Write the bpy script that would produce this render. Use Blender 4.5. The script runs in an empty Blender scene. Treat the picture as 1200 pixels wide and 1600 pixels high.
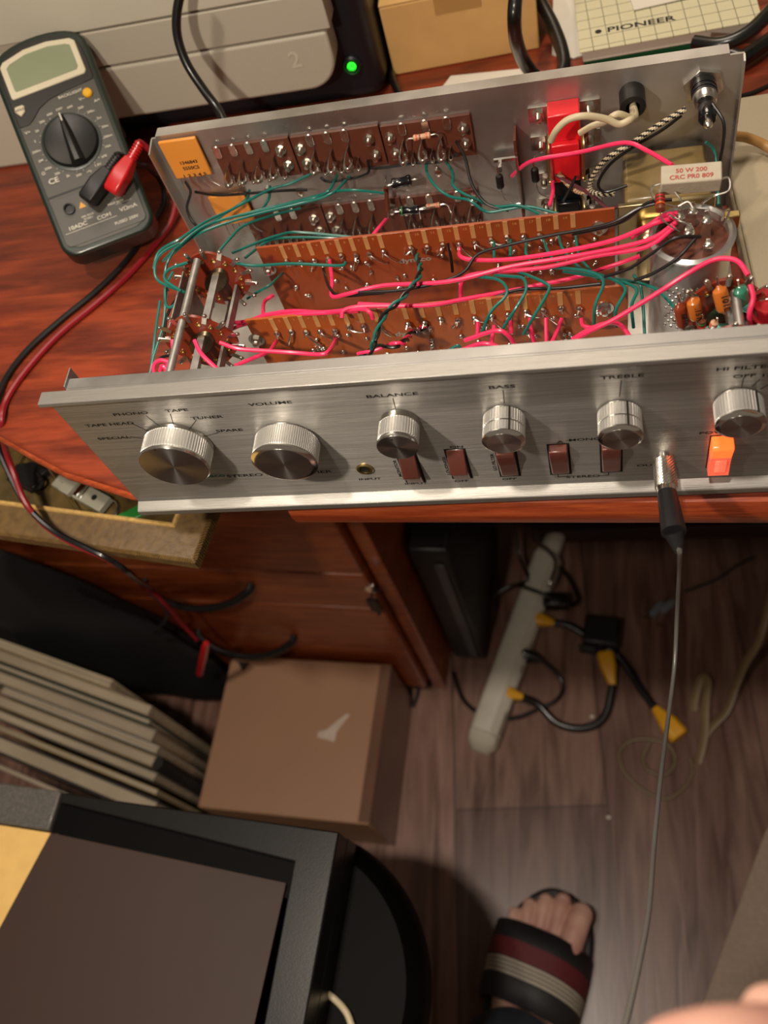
import bpy, bmesh, math, random
from mathutils import Vector, Matrix, noise
random.seed(7)
PI = math.pi
S = bpy.context.scene
C = S.collection
Z0 = 0.76            # height of the preamp's underside above the floor

# ---------------------------------------------------------------- camera, light, exposure
cam = bpy.data.cameras.new('camera'); co = bpy.data.objects.new('camera', cam); C.objects.link(co)
cam.sensor_fit = 'HORIZONTAL'; cam.sensor_width = 36.0; cam.lens = 1410.7/1200*36
R0 = (0.97135372, 0.08485006, -0.22197391); R1 = (-0.03504156, -0.87272982, -0.48694429); R2 = (-0.2350405, 0.48077346, -0.84475608)
co.matrix_world = Matrix(((R0[0], -R1[0], -R2[0], .2564), (R0[1], -R1[1], -R2[1], -.2404), (R0[2], -R1[2], -R2[2], .4058+Z0), (0, 0, 0, 1)))
cam.clip_start = 0.01; cam.clip_end = 20
cam.dof.use_dof = True; cam.dof.focus_distance = 0.46; cam.dof.aperture_fstop = 11
S.camera = co
S.view_settings.view_transform = 'Standard'; S.view_settings.look = 'None'; S.view_settings.gamma = 1; S.view_settings.use_curve_mapping = False
S.view_settings.exposure = 0.6

w = bpy.data.worlds.new('room_air'); S.world = w; w.use_nodes = True
bgn = w.node_tree.nodes['Background']; bgn.inputs[0].default_value = (1, .80, .60, 1); bgn.inputs[1].default_value = 0.10

def light(name, kind, loc, power, color, size, target=None, **k):
    l = bpy.data.lights.new(name, kind); l.energy = power; l.color = color
    if kind == 'AREA': l.shape = 'DISK'; l.size = size
    else: l.shadow_soft_size = size
    o = bpy.data.objects.new(name, l); C.objects.link(o); o.location = (loc[0], loc[1], loc[2]+Z0)
    if target: o.rotation_euler = (Vector(target)-Vector(loc)).to_track_quat('-Z', 'Y').to_euler()
    return o
light('desk_lamp_bulb', 'POINT', (.02, -.19, .37), 3.6, (1, .86, .70), .011)
light('ceiling_lamp', 'AREA', (.1, .9, 1.60), 9, (1, .84, .68), .7, (.2, .1, -.6))
light('room_lamp', 'AREA', (.04, -.34, 1.62), 9.0, (1, .87, .74), .10, (.1, -.2, -.76))

# ---------------------------------------------------------------- materials
def srgb(h):
    v = [int(h[i:i+2], 16)/255 for i in (0, 2, 4)]
    return tuple(((c+.055)/1.055)**2.4 if c > .04045 else c/12.92 for c in v)+(1,)
def new(name):
    m = bpy.data.materials.new(name); m.use_nodes = True; nt = m.node_tree
    return m, nt, nt.nodes['Principled BSDF']
def setp(b, **k):
    for n, v in k.items(): b.inputs[n.replace('_', ' ')].default_value = v
def texco(nt, scale, rot=(0, 0, 0), kind='Object'):
    t = nt.nodes.new('ShaderNodeTexCoord'); mp = nt.nodes.new('ShaderNodeMapping')
    mp.inputs['Scale'].default_value = scale; mp.inputs['Rotation'].default_value = rot
    nt.links.new(t.outputs[kind], mp.inputs[0]); return mp.outputs[0]
def mat(name, col, rough=.5, metal=0, vary=.12, vs=60, bump=0, bs=200, scale=(1, 1, 1), aniso=0, coat=0, spec=.5, trans=0, emis=None, es=0, detail=4, tangent=None, rvary=0, arot=0):
    m, nt, b = new(name)
    c = srgb(col) if isinstance(col, str) else tuple(col)+(1,)
    setp(b, Base_Color=c, Roughness=rough, Metallic=metal)
    b.inputs['Specular IOR Level'].default_value = spec
    b.inputs['Coat Weight'].default_value = coat; b.inputs['Coat Roughness'].default_value = .15
    b.inputs['Transmission Weight'].default_value = trans
    if emis: b.inputs['Emission Color'].default_value = srgb(emis); b.inputs['Emission Strength'].default_value = es
    L = nt.links
    if vary or rvary:
        n = nt.nodes.new('ShaderNodeTexNoise'); n.inputs['Scale'].default_value = vs; n.inputs['Detail'].default_value = detail
        L.new(texco(nt, scale), n.inputs['Vector'])
        if vary:
            r = nt.nodes.new('ShaderNodeValToRGB'); L.new(n.outputs[0], r.inputs[0])
            r.color_ramp.elements[0].position = .3; r.color_ramp.elements[1].position = .7
            r.color_ramp.elements[0].color = tuple(x*(1-vary) for x in c[:3])+(1,); r.color_ramp.elements[1].color = tuple(min(1, x*(1+vary)) for x in c[:3])+(1,)
            L.new(r.outputs[0], b.inputs['Base Color'])
        if rvary:
            mr = nt.nodes.new('ShaderNodeMapRange'); L.new(n.outputs[0], mr.inputs[0]); mr.inputs[1].default_value = .3; mr.inputs[2].default_value = .7
            mr.inputs[3].default_value = max(0, rough-rvary); mr.inputs[4].default_value = min(1, rough+rvary); L.new(mr.outputs[0], b.inputs['Roughness'])
    if bump:
        n2 = nt.nodes.new('ShaderNodeTexNoise'); n2.inputs['Scale'].default_value = bs; n2.inputs['Detail'].default_value = 3
        L.new(texco(nt, scale), n2.inputs['Vector'])
        bp = nt.nodes.new('ShaderNodeBump'); bp.inputs['Strength'].default_value = bump; bp.inputs['Distance'].default_value = .0005
        L.new(n2.outputs[0], bp.inputs['Height']); L.new(bp.outputs[0], b.inputs['Normal'])
    if aniso:
        b.inputs['Anisotropic'].default_value = aniso; b.inputs['Anisotropic Rotation'].default_value = arot
        t = nt.nodes.new('ShaderNodeTangent')
        if tangent == 'uv': t.direction_type = 'UV_MAP'; t.uv_map = 'UVMap'
        else: t.direction_type = 'RADIAL'; t.axis = tangent or 'Z'
        L.new(t.outputs[0], b.inputs['Tangent'])
    return m
def wood(name, dark, light_, rough, scale, rot=(0, 0, 0), bump=.15, coat=.3, fine=1):
    m, nt, b = new(name); L = nt.links
    v = texco(nt, scale, rot)
    n = nt.nodes.new('ShaderNodeTexNoise'); n.inputs['Scale'].default_value = 9; n.inputs['Detail'].default_value = 6; n.inputs['Distortion'].default_value = .8
    L.new(v, n.inputs['Vector'])
    n2 = nt.nodes.new('ShaderNodeTexNoise'); n2.inputs['Scale'].default_value = 55; n2.inputs['Detail'].default_value = 4; L.new(v, n2.inputs['Vector'])
    mx = nt.nodes.new('ShaderNodeMix'); mx.inputs[0].default_value = .35*fine; L.new(n.outputs[0], mx.inputs[2]); L.new(n2.outputs[0], mx.inputs[3])
    r = nt.nodes.new('ShaderNodeValToRGB'); L.new(mx.outputs[0], r.inputs[0])
    r.color_ramp.elements[0].position = .36; r.color_ramp.elements[1].position = .64
    r.color_ramp.elements[0].color = srgb(dark); r.color_ramp.elements[1].color = srgb(light_)
    L.new(r.outputs[0], b.inputs['Base Color'])
    setp(b, Roughness=rough); b.inputs['Coat Weight'].default_value = coat; b.inputs['Coat Roughness'].default_value = .25
    bp = nt.nodes.new('ShaderNodeBump'); bp.inputs['Strength'].default_value = bump; bp.inputs['Distance'].default_value = .0006
    L.new(n2.outputs[0], bp.inputs['Height']); L.new(bp.outputs[0], b.inputs['Normal'])
    return m
def floor_mat():
    m, nt, b = new('laminate_planks'); L = nt.links
    v = texco(nt, (1, 1, 1), (0, 0, math.radians(-94)+PI))
    br = nt.nodes.new('ShaderNodeTexBrick'); L.new(v, br.inputs['Vector'])
    br.inputs['Scale'].default_value = 1; br.inputs['Mortar Size'].default_value = .0016; br.inputs['Brick Width'].default_value = 1.25; br.inputs['Row Height'].default_value = .188
    br.inputs['Color1'].default_value = (.2, .2, .2, 1); br.inputs['Color2'].default_value = (.8, .8, .8, 1); br.inputs['Mortar'].default_value = (0, 0, 0, 1)
    v2 = texco(nt, (9, 1.0, 1), (0, 0, math.radians(4.2)))
    n = nt.nodes.new('ShaderNodeTexNoise'); n.inputs['Scale'].default_value = 6; n.inputs['Detail'].default_value = 7; n.inputs['Distortion'].default_value = 1.0; L.new(v2, n.inputs['Vector'])
    r = nt.nodes.new('ShaderNodeValToRGB'); L.new(n.outputs[0], r.inputs[0])
    r.color_ramp.elements[0].position = .3; r.color_ramp.elements[1].position = .7
    r.color_ramp.elements[0].color = srgb('644438'); r.color_ramp.elements[1].color = srgb('a07b6c')
    mx = nt.nodes.new('ShaderNodeMix'); mx.data_type = 'RGBA'; mx.blend_type = 'MULTIPLY'; mx.inputs[0].default_value = 1
    mr = nt.nodes.new('ShaderNodeMapRange'); L.new(br.outputs['Color'], mr.inputs[0]); mr.inputs[3].default_value = .35; mr.inputs[4].default_value = 1.1
    L.new(r.outputs[0], mx.inputs[6]); L.new(mr.outputs[0], mx.inputs[7]); L.new(mx.outputs[2], b.inputs['Base Color'])
    mr2 = nt.nodes.new('ShaderNodeMapRange'); L.new(n.outputs[0], mr2.inputs[0]); mr2.inputs[3].default_value = .24; mr2.inputs[4].default_value = .42; L.new(mr2.outputs[0], b.inputs['Roughness'])
    bp = nt.nodes.new('ShaderNodeBump'); bp.inputs['Strength'].default_value = .25; bp.inputs['Distance'].default_value = .001
    L.new(n.outputs[0], bp.inputs['Height']); L.new(bp.outputs[0], b.inputs['Normal'])
    return m
M = {}
M['floor'] = floor_mat()
M['desk'] = wood('cherry_desk', '5e2110', '9a3f20', .42, (1.2, 9, 9), bump=.08, fine=.6)
M['deskedge'] = wood('cherry_edge', '8a3214', 'b8552a', .35, (1.5, 30, 30), bump=.1)
M['drawer'] = wood('cherry_drawer', '7a3014', 'b05a2a', .40, (1.5, 1, 12), bump=.1)
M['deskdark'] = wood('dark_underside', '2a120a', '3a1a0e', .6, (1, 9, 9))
M['alu'] = mat('dull_aluminium', (.30, .295, .285), .45, .85, .12, 25, .1, 300, rvary=.12)
M['alu2'] = mat('chassis_aluminium', (.46, .445, .42), .36, .86, .28, 14, .05, 200, rvary=.14)
M['face'] = mat('brushed_faceplate', (.44, .43, .405), .40, .92, .16, 26, .5, 60, scale=(1, 40, 40), aniso=.85, tangent='uv', arot=.25)
M['lip'] = mat('satin_lip', (.38, .37, .345), .5, .88, .06, 60, .25, 60, scale=(1, 40, 40))
M['spun'] = mat('spun_aluminium', (.46, .45, .44), .26, 1, 0, aniso=.9, tangent='Y', arot=.25)
M['knurl'] = mat('knurled_aluminium', (.78, .77, .74), .36, .75, .06)
M['chrome'] = mat('polished_rim', (.85, .84, .8), .14, 1, 0)
M['tin'] = mat('tinned_lug', (.72, .70, .64), .25, 1, .2, 300)
M['brass'] = mat('brass', (.65, .50, .22), .3, 1, .15, 200)
M['copper'] = mat('tab_copper', 'c08a54', .5, 0, .1)
M['steel'] = mat('switch_steel', (.38, .37, .35), .52, .85, .2, 150, .15)
M['darkmetal'] = mat('dark_spring', (.25, .2, .13), .35, 1, .3, 200)
M['pcb'] = mat('phenolic_board', 'a8521e', .32, 0, .12, 40, coat=.3)
M['pcbr'] = mat('phenolic_board_rear', '98441c', .32, 0, .14, 40, coat=.3)
M['phen'] = mat('brown_phenolic', '5e3020', .45, 0, .15, 60)
M['wafer'] = mat('wafer_phenolic', '7e2c16', .35, 0, .15, 80, coat=.3)
M['pink'] = mat('pink_insulation', 'f83468', .33, 0, .06, coat=.2)
M['green'] = mat('green_insulation', '0f6a60', .33, 0, .08, coat=.2)
M['black'] = mat('black_insulation', '141414', .35, 0, .05, coat=.15)
M['blackp'] = mat('black_plastic', '121212', .45, 0, .1)
M['cream'] = mat('cream_insulation', 'cbbd9c', .42, 0, .06)
M['maroonw'] = mat('maroon_insulation', '5a2430', .4, 0, .1)
M['redp'] = mat('red_bakelite', 'e0202a', .3, 0, .05, coat=.3)
M['orangecap'] = mat('orange_ceramic', 'e09038', .45, 0, .05)
M['capor'] = mat('orange_dip', 'c8702a', .25, 0, .06, coat=.5)
M['capbr'] = mat('brown_dip', '8a3a20', .25, 0, .06, coat=.5)
M['capgr'] = mat('green_mylar', '3c8a70', .2, 0, .06, coat=.6)
M['captq'] = mat('turquoise_tip', '70d0c8', .25, 0, .06, coat=.5)
M['capred'] = mat('red_cap', 'b01c28', .3, 0, .06, coat=.4)
M['white'] = mat('print_white', 'c8c4b4', .6, 0, 0)
M['whiteg'] = mat('print_grey', '9a9a92', .6, 0, 0)
M['ink'] = mat('print_black', '15130f', .6, 0, 0)
M['teal'] = mat('print_teal', '1f6a60', .6, 0, 0)
M['inkred'] = mat('print_red', 'a83a30', .6, 0, 0)
M['cement'] = mat('cement_body', 'b5ab98', .8, 0, .06, 200, .3, 800)
M['rocker'] = mat('brown_rocker', '6a3a30', .25, 0, .04, coat=.5)
M['hole'] = mat('dark_recess', '0c0b0a', .8, 0, 0)
M['glow'] = mat('orange_lens', 'ff7038', .3, 0, .15, 300, emis='ff5a20', es=1.3, coat=.4)
M['glow2'] = mat('salmon_lens', 'ff8468', .3, 0, .1, 300, emis='ff5a40', es=.38, coat=.4)
M['rubber'] = mat('black_rubber', '1c1c1e', .5, 0, .08)
M['ctan'] = mat('capacitor_can', (.62, .61, .6), .28, .85, .12, 60, .3, 160)
M['trafo'] = mat('transformer_paper', '8a7448', .35, 0, .35, 40, coat=.5)
M['goldtin'] = mat('yellow_plated_steel', (.55, .45, .24), .28, 1, .2, 40)
# ---------------------------------------------------------------- mesh helpers
class B:
    def __init__(s): s.bm = bmesh.new(); s.mi = 0
    def face(s, vs):
        try:
            f = s.bm.faces.new(vs); f.material_index = s.mi; return f
        except ValueError: return None
    def box(s, lo, hi, mtx=None):
        v = [s.bm.verts.new(((hi if i & 1 else lo)[0], (hi if i & 2 else lo)[1], (hi if i & 4 else lo)[2])) for i in range(8)]
        if mtx:
            for q in v: q.co = mtx @ q.co
        for f in ((0, 2, 3, 1), (4, 5, 7, 6), (0, 1, 5, 4), (2, 6, 7, 3), (0, 4, 6, 2), (1, 3, 7, 5)): s.face([v[i] for i in f])
        return s
    def prism(s, poly, a, b, axis='z', mtx=None):
        # poly in the plane across `axis`, extruded from a to b
        def P(p, t): return {'z': (p[0], p[1], t), 'y': (p[0], t, p[1]), 'x': (t, p[0], p[1])}[axis]
        A = [s.bm.verts.new(P(p, a)) for p in poly]; Bv = [s.bm.verts.new(P(p, b)) for p in poly]
        if mtx:
            for q in A+Bv: q.co = mtx @ q.co
        n = len(poly)
        s.face(A[::-1]); s.face(Bv)
        for i in range(n): s.face([A[i], A[(i+1) % n], Bv[(i+1) % n], Bv[i]])
        return s
    def rings(s, rings, cap=True, closed=True):
        R = [[s.bm.verts.new(p) for p in r] for r in rings]
        for a, b in zip(R, R[1:]):
            n = len(a)
            for i in range(n if closed else n-1): s.face([a[i], a[(i+1) % n], b[(i+1) % n], b[i]])
        if cap: s.face(R[0][::-1]); s.face(R[-1])
        return s
    def lathe(s, prof, o, d=(0, 0, 1), seg=24, cap=True, ell=(1, 1)):
        # prof: (radius, distance along d)
        d = Vector(d).normalized(); u = d.orthogonal().normalized()
        if abs(d.z) > .99: u = Vector((1, 0, 0))
        v = d.cross(u); o = Vector(o)
        s.rings([[o+d*t+(u*math.cos(2*PI*i/seg)*ell[0]+v*math.sin(2*PI*i/seg)*ell[1])*r for i in range(seg)] for r, t in prof], cap)
        return s
    def cyl(s, a, b, r, r2=None, seg=12):
        a, b = Vector(a), Vector(b); return s.lathe([(r, 0), (r if r2 is None else r2, (b-a).length)], a, b-a, seg)
    def sph(s, c, r, seg=10, sc=(1, 1, 1)):
        n = seg//2+1; c = Vector(c)
        s.rings([[c+Vector((math.cos(2*PI*i/seg)*math.sin(PI*k/n)*r*sc[0], math.sin(2*PI*i/seg)*math.sin(PI*k/n)*r*sc[1], math.cos(PI*k/n)*r*sc[2])) for i in range(seg)] for k in range(1, n)])
        return s
    def tube(s, pts, r, seg=8, smooth=5, radii=None, ell=None):
        p = spline(pts, smooth) if smooth else [Vector(q) for q in pts]
        n = len(p); u = None; rr = []
        for i in range(n):
            t = (p[min(i+1, n-1)]-p[max(i-1, 0)])
            t = t.normalized() if t.length > 1e-9 else Vector((0, 0, 1))
            if u is None: u = t.orthogonal().normalized()
            u = (u-t*u.dot(t)); u = u.normalized() if u.length > 1e-6 else t.orthogonal().normalized()
            v = t.cross(u)
            ri = r if radii is None else radii[0]+(radii[1]-radii[0])*i/(n-1)
            e = ell or (1, 1)
            rr.append([p[i]+(u*math.cos(2*PI*k/seg)*e[0]+v*math.sin(2*PI*k/seg)*e[1])*ri for k in range(seg)])
        s.rings(rr); return s
def spline(pts, k=5):
    P = [Vector(q) for q in pts]
    if len(P) < 3: return P
    P = [P[0]*2-P[1]]+P+[P[-1]*2-P[-2]]; out = []
    for i in range(1, len(P)-2):
        a, b, c, d = P[i-1:i+3]
        for j in range(k):
            t = j/k; out.append(.5*((2*b)+(c-a)*t+(2*a-5*b+4*c-d)*t*t+(3*b-a-3*c+d)*t**3))
    out.append(P[-2]); return out
def rrect(x0, y0, x1, y1, r, n=5):
    out = []
    for cx, cy, a in ((x1-r, y1-r, 0), (x0+r, y1-r, 90), (x0+r, y0+r, 180), (x1-r, y0+r, 270)):
        for i in range(n+1):
            t = math.radians(a+90*i/n); out.append((cx+r*math.cos(t), cy+r*math.sin(t)))
    return out
def circle(cx, cy, r, n=24): return [(cx+r*math.cos(2*PI*i/n), cy+r*math.sin(2*PI*i/n)) for i in range(n)]

def thing(name, label, cat, loc=(0, 0, 0), rot=None, group=None):
    o = bpy.data.objects.new(name, None); C.objects.link(o); o.empty_display_size = .01
    m = Matrix.Translation((loc[0], loc[1], loc[2]+Z0))
    if rot is not None: m = m @ (rot.to_4x4() if isinstance(rot, Matrix) else Matrix.Rotation(rot, 4, 'Z'))
    o.matrix_world = m; tag(o, label, cat, group); return o
def tag(o, label=None, cat=None, group=None, kind=None):
    if label: o['label'] = label
    if cat: o['category'] = cat
    if group: o['group'] = group
    if kind: o['kind'] = kind
    return o
RW = {}
def world(o):
    m = o.matrix_basis.copy()
    while o.parent: o = o.parent; m = o.matrix_basis @ m
    return m
def obj(name, b, m, parent=None, at=None, local=False, bevel=0, smooth=True, label=None, kind=None, mods=None, seg=2):
    """links the mesh in b as ONE object. Points are scene points (z measured from the preamp's underside) unless local"""
    bmesh.ops.recalc_face_normals(b.bm, faces=b.bm.faces)
    me = bpy.data.meshes.new(name)
    if not local: b.bm.transform(Matrix.Translation((0, 0, Z0)))
    P = world(parent) if parent else Matrix()
    if not local: b.bm.transform(P.inverted())
    if at is None:
        vs = [v.co for v in b.bm.verts]
        if parent or not vs: c = sum(vs, Vector())/max(1, len(vs))
        else:
            c = sum(vs, Vector())/len(vs); c.z = min(v.z for v in vs)
    else:
        c = Vector(at); c = c if local else P.inverted() @ (c+Vector((0, 0, Z0)))
    b.bm.transform(Matrix.Translation(-c)); b.bm.to_mesh(me); b.bm.free()
    o = bpy.data.objects.new(name, me); C.objects.link(o)
    for q in (m if isinstance(m, (list, tuple)) else [m]): me.materials.append(M[q] if isinstance(q, str) else q)
    if parent: o.parent = parent
    o.location = c
    if smooth:
        for p in me.polygons: p.use_smooth = True
        try: me.set_sharp_from_angle(angle=math.radians(38))
        except Exception: pass
    if bevel:
        md = o.modifiers.new('bevel', 'BEVEL'); md.width = bevel; md.segments = seg; md.limit_method = 'ANGLE'; md.angle_limit = math.radians(40); md.harden_normals = False
    if label: o['label'] = label
    if kind: o['kind'] = kind
    return o
def dup(o, loc, parent=None, rot=None, name=None):
    c = o.copy(); C.objects.link(c)
    if parent: c.parent = parent
    c.location = loc
    if rot is not None: c.rotation_euler = rot
    return c
def wire(name, pts, r, m, parent, seg=8, k=5, radii=None, label=None):
    return obj(name, B().tube(pts, r, seg, k, radii), m, parent, label=label)
def text_mesh(items, depth=.00008):
    """items: (string, origin Vector, right Vector, up Vector, height, stretch, align) -> B with all letters as solid raised print"""
    b = B()
    for s_, o, rt, up, h, st, al in items:
        cu = bpy.data.curves.new('t', 'FONT'); cu.body = s_; cu.size = h/.7; cu.align_x = al; cu.extrude = 0; cu.offset = h*.028; cu.resolution_u = 3
        to = bpy.data.objects.new('t', cu); C.objects.link(to)
        dg = bpy.context.evaluated_depsgraph_get(); me = bpy.data.meshes.new_from_object(to.evaluated_get(dg))
        rt, up = Vector(rt).normalized(), Vector(up).normalized(); n = rt.cross(up)
        mx = Matrix(((rt.x*st, up.x, n.x, o[0]), (rt.y*st, up.y, n.y, o[1]), (rt.z*st, up.z, n.z, o[2]), (0, 0, 0, 1)))
        k = len(b.bm.verts); me.transform(mx @ Matrix.Translation((0, 0, depth))); b.bm.from_mesh(me)
        bpy.data.objects.remove(to); bpy.data.curves.remove(cu); bpy.data.meshes.remove(me)
    return b
def printing(name, items, m, parent, local=False, label=None):
    b = text_mesh(items); o = obj(name, b, m, parent, local=local, smooth=False, label=label)
    return o

# ---------------------------------------------------------------- setting: floor, wall, skirting
def struct(name, b, m, **k): return tag(obj(name, b, m, **k), kind='structure')
struct('floor', B().box((-1.4, -1.3, -.80), (1.9, 1.3, -.76)), 'floor', smooth=False)
M['wall'] = mat('plain_wall', 'a89678', .8, 0, .05)
struct('wall_back', B().box((-1.4, 1.3, -.80), (1.9, 1.36, 1.65)), 'wall', smooth=False)
struct('baseboard_back', B().box((-1.4, 1.285, -.76), (1.9, 1.30, -.66)), 'wall', bevel=.003)

# ---------------------------------------------------------------- desk
dk = thing('desk', 'cherry-coloured wooden desk the opened preamplifier stands on', 'desk', (.25, .4, -.76))
edge = [(1.25, -.040), (.17, .0015), (.03, .0068), (-.0146, .0135), (-.062, .030), (-.0944, .047), (-.125, .064), (-.19, .105), (-.32, .20), (-.50, .36)]
top = edge+[(-.62, .50), (-.62, 1.2), (1.25, 1.2)]
obj('desktop', B().prism(top, -.0135, -.0042), ['desk'], dk, bevel=.003, seg=3)
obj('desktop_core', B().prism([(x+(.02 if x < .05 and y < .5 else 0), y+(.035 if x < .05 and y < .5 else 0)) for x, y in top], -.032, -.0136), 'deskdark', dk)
b = B(); b.tube([(x, y-.0012, -.018) for x, y in edge], .0, 4, 0) if 0 else None
b.rings([[(x, y+.001, -.0295), (x, y-.0030, -.0280), (x, y-.0048, -.020), (x, y-.0045, -.0135), (x, y-.002, -.0080), (x, y+.001, -.0065)] for x, y in [(1.25, -.040), (.17, .0015), (.0840, .0048)]])
obj('edge_moulding', b, 'deskedge', dk)
b = B(); b.rings([[(x, y+.002, -.0135), (x, y-.0012, -.0130), (x, y-.0024, -.0110), (x, y-.0022, -.0090), (x, y-.001, -.0070), (x, y+.001, -.0062)] for x, y in [(.0834, .0048), (.03, .0068), (-.0146, .0135), (-.062, .030), (-.0944, .047), (-.125, .064), (-.19, .105), (-.32, .20)]])
obj('edge_moulding', b, 'deskedge', dk)
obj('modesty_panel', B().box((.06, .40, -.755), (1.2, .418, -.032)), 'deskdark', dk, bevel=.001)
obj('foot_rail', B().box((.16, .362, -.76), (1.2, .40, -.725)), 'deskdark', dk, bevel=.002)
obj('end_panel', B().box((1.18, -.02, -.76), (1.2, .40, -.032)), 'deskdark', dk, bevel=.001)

# drawer pedestal under the desk (its front is turned a little)
pa = math.atan2(-.061, .998)
pd = thing('drawer_pedestal', 'cherry wood drawer pedestal under the desk with black bow handles', 'cabinet', (.040, .149, -.76), pa)
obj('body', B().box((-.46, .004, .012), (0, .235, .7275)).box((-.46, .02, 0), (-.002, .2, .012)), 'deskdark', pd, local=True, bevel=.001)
obj('side_panel', B().box((-.013, -.004, 0), (.0035, .238, .7275)), 'drawer', pd, local=True, bevel=.0015)
for z0, z1, hz in ((.60, .722, .66), (.382, .5965, None), (.2955, .3785, .337), (.035, .292, .188)):
    d = obj('drawer', B().box((-.46, -.015, z0), (-.016, .004, z1)), 'drawer', pd, local=True, bevel=.002)
    if hz:
        cx = -.212
        pts = [(cx-.064, -.015, hz+.012), (cx-.060, -.024, hz+.009), (cx-.036, -.036, hz+.001), (cx, -.041, hz-.003), (cx+.036, -.036, hz+.001), (cx+.060, -.024, hz+.009), (cx+.064, -.015, hz+.012)]
        h_ = B().tube(pts, .0048, 10, 5, ell=(1, .75))
        h_.bm.transform(Matrix())
        o = obj('handle', h_, 'blackp', pd, local=True); wmat = o.location.copy(); o.parent = d; o.location = wmat-d.location
lk = obj('lock', B().cyl((-.013, -.015, .352), (-.013, -.018, .352), .008, seg=20), 'chrome', pd, local=True)
ky = B().box((-.0135, -.030, .350), (-.0125, -.018, .354)); ky.prism(rrect(-.006+.0, .322, .006, .352, .004), -.030, -.0265, 'y', Matrix.Translation((-.013, 0, 0)))
ky.sph((-.013, -.029, .316), .0022)
obj('key', ky, ['blackp'], pd, local=True, bevel=.0006)
# ================================================================ the preamplifier
amp = thing('stereo_preamplifier', 'opened silver stereo preamplifier with its brushed front panel, knobs and bare wiring', 'amplifier', (.17, .095, 0))
D = .189
# chassis: bottom, front subplate, back panel with turned edges
b = B().box((.0125, .004, .0005), (.331, D, .0017))
obj('bottom_plate', b, 'alu2', amp)
b = B().box((.0125, .0015, .001), (.331, .0027, .1074)).box((.0125, .0027, .1062), (.331, .0085, .1074)).box((.0118, .0027, .004), (.0125, .0140, .1090))
obj('front_subplate', b, 'alu', amp, bevel=.0002)
bp = B().box((.0095, D, .0005), (.333, D+.0012, .0985)).box((.0125, D, .0985), (.326, D+.0075, .0997))
bp.prism([(D, .0985), (D-.011, .0965), (D-.011, .004), (D, .001)], .0093, .0102, 'x')
bp.prism([(D, .0985), (D-.004, .097), (D-.004, .004), (D, .001)], .3323, .3333, 'x')
back = obj('back_panel', bp, 'alu2', amp)
for x, y, z in ((.0106+.055, D-.0008, .0525), (.0845, D-.0008, .048), (.17, D-.0008, .05)):
    obj('rivet', B().sph((x, y, z), .0022, 12, (1, .5, 1.3)), 'tin', amp)

# faceplate extrusion with lips, a UV map along the brushing
prof = [(.0012, .0), (.0012, .108), (-.0062, .108), (-.0064, .1058), (-.0058, .1052), (.0, .1040), (0, .0062), (-.0052, .0044), (-.0060, .0036), (-.0060, 0)]
pb = B(); xs = [0, .343]
pb.prism(prof[:6]+prof[6:], 0, .343, 'x')
for f in pb.bm.faces:
    n = f.calc_center_median(); f.material_index = 0 if (abs(n.y) < 1e-5 and .01 < n.z < .1 and 0.001 < n.x < .342) else 1
uv = pb.bm.loops.layers.uv.new('UVMap')
for f in pb.bm.faces:
    for l in f.loops: l[uv].uv = (l.vert.co.x*10, (l.vert.co.z+l.vert.co.y)*10)
plate = obj('faceplate', pb, ['face', 'lip'], amp, bevel=.0003)

RT, UPV = (1, 0, 0), (0, 0, 1)
def T(p, s_, h=.00205, st=1.75, al='CENTER', rt=RT, up=UPV):
    return (s_, (p[0], -.00005, p[2]-h/2 if up == UPV else p[2]), rt, up, h, st, al)
items = [T((0.0180,0.0000,0.0691), 'SPECIAL'), T((0.0217,0.0000,0.0807), 'TAPE HEAD'), T((0.0370,0.0000,0.0883), 'PHONO'), T((0.0613,0.0000,0.0884), 'TAPE'), T((0.0738,0.0000,0.0813), 'TUNER'), T((0.0808,0.0000,0.0697), 'SPARE'),
         T((0.1087,0.0000,0.0890), 'VOLUME', .0022), T((0.1666,0.0000,0.0891), 'BALANCE', .0022), T((0.2158,0.0000,0.0897), 'BASS', .0022), T((0.2664,0.0000,0.0912), 'TREBLE', .0022), T((0.3150,0.0000,0.0916), 'HI FILTER', .0022), T((0.3151,0.0000,0.0860), 'OFF'), T((0.3238,-0.0000,0.0855), '15', .002),
         T((0.0921,0.0000,0.0281), 'STEREO PREAMPLIFIER', .0024, 1.72), T((0.1394,0.0000,0.0189), 'INPUT', .0017), T((0.1627,0.0000,0.0125), 'INPUT', .0017), T((0.1889,0.0000,0.0446), 'ON', .0017), T((0.1866,0.0000,0.0130), 'OFF', .0017), T((0.2111,0.0000,0.0129), 'OFF', .0017),
         T((0.2381,0.0000,0.0443), 'A', .0017), T((0.2497,0.0000,0.0454), 'MONO', .0019), T((0.2476,0.0000,0.0123), 'STEREO', .0019), T((0.2826,0.0000,0.0200), 'OUTPUT', .0019), T((0.3084,0.0000,0.0454), 'POWER', .0019)]
V = (0, 0, 1); VL = (-1, 0, 0)
for p, s_ in (((0.1560,0.0000,0.0276), 'MONITOR'), ((0.1811,0.0000,0.0278), 'LOUDNESS'), ((0.2050,0.0000,0.0293), 'LO FILTER')):
    items.append((s_, (p[0]+.0008, -.00005, p[2]), V, VL, .0016, 1.5, 'CENTER'))
let = text_mesh(items)
def tick(a, c, w_=.00022):
    a, c = Vector((a[0], -.0001, a[2])), Vector((c[0], -.0001, c[2])); t = (c-a).normalized(); n = Vector((t.z, 0, -t.x))*w_
    let.face([let.bm.verts.new(q) for q in (a+n, c+n, c-n, a-n)])
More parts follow.
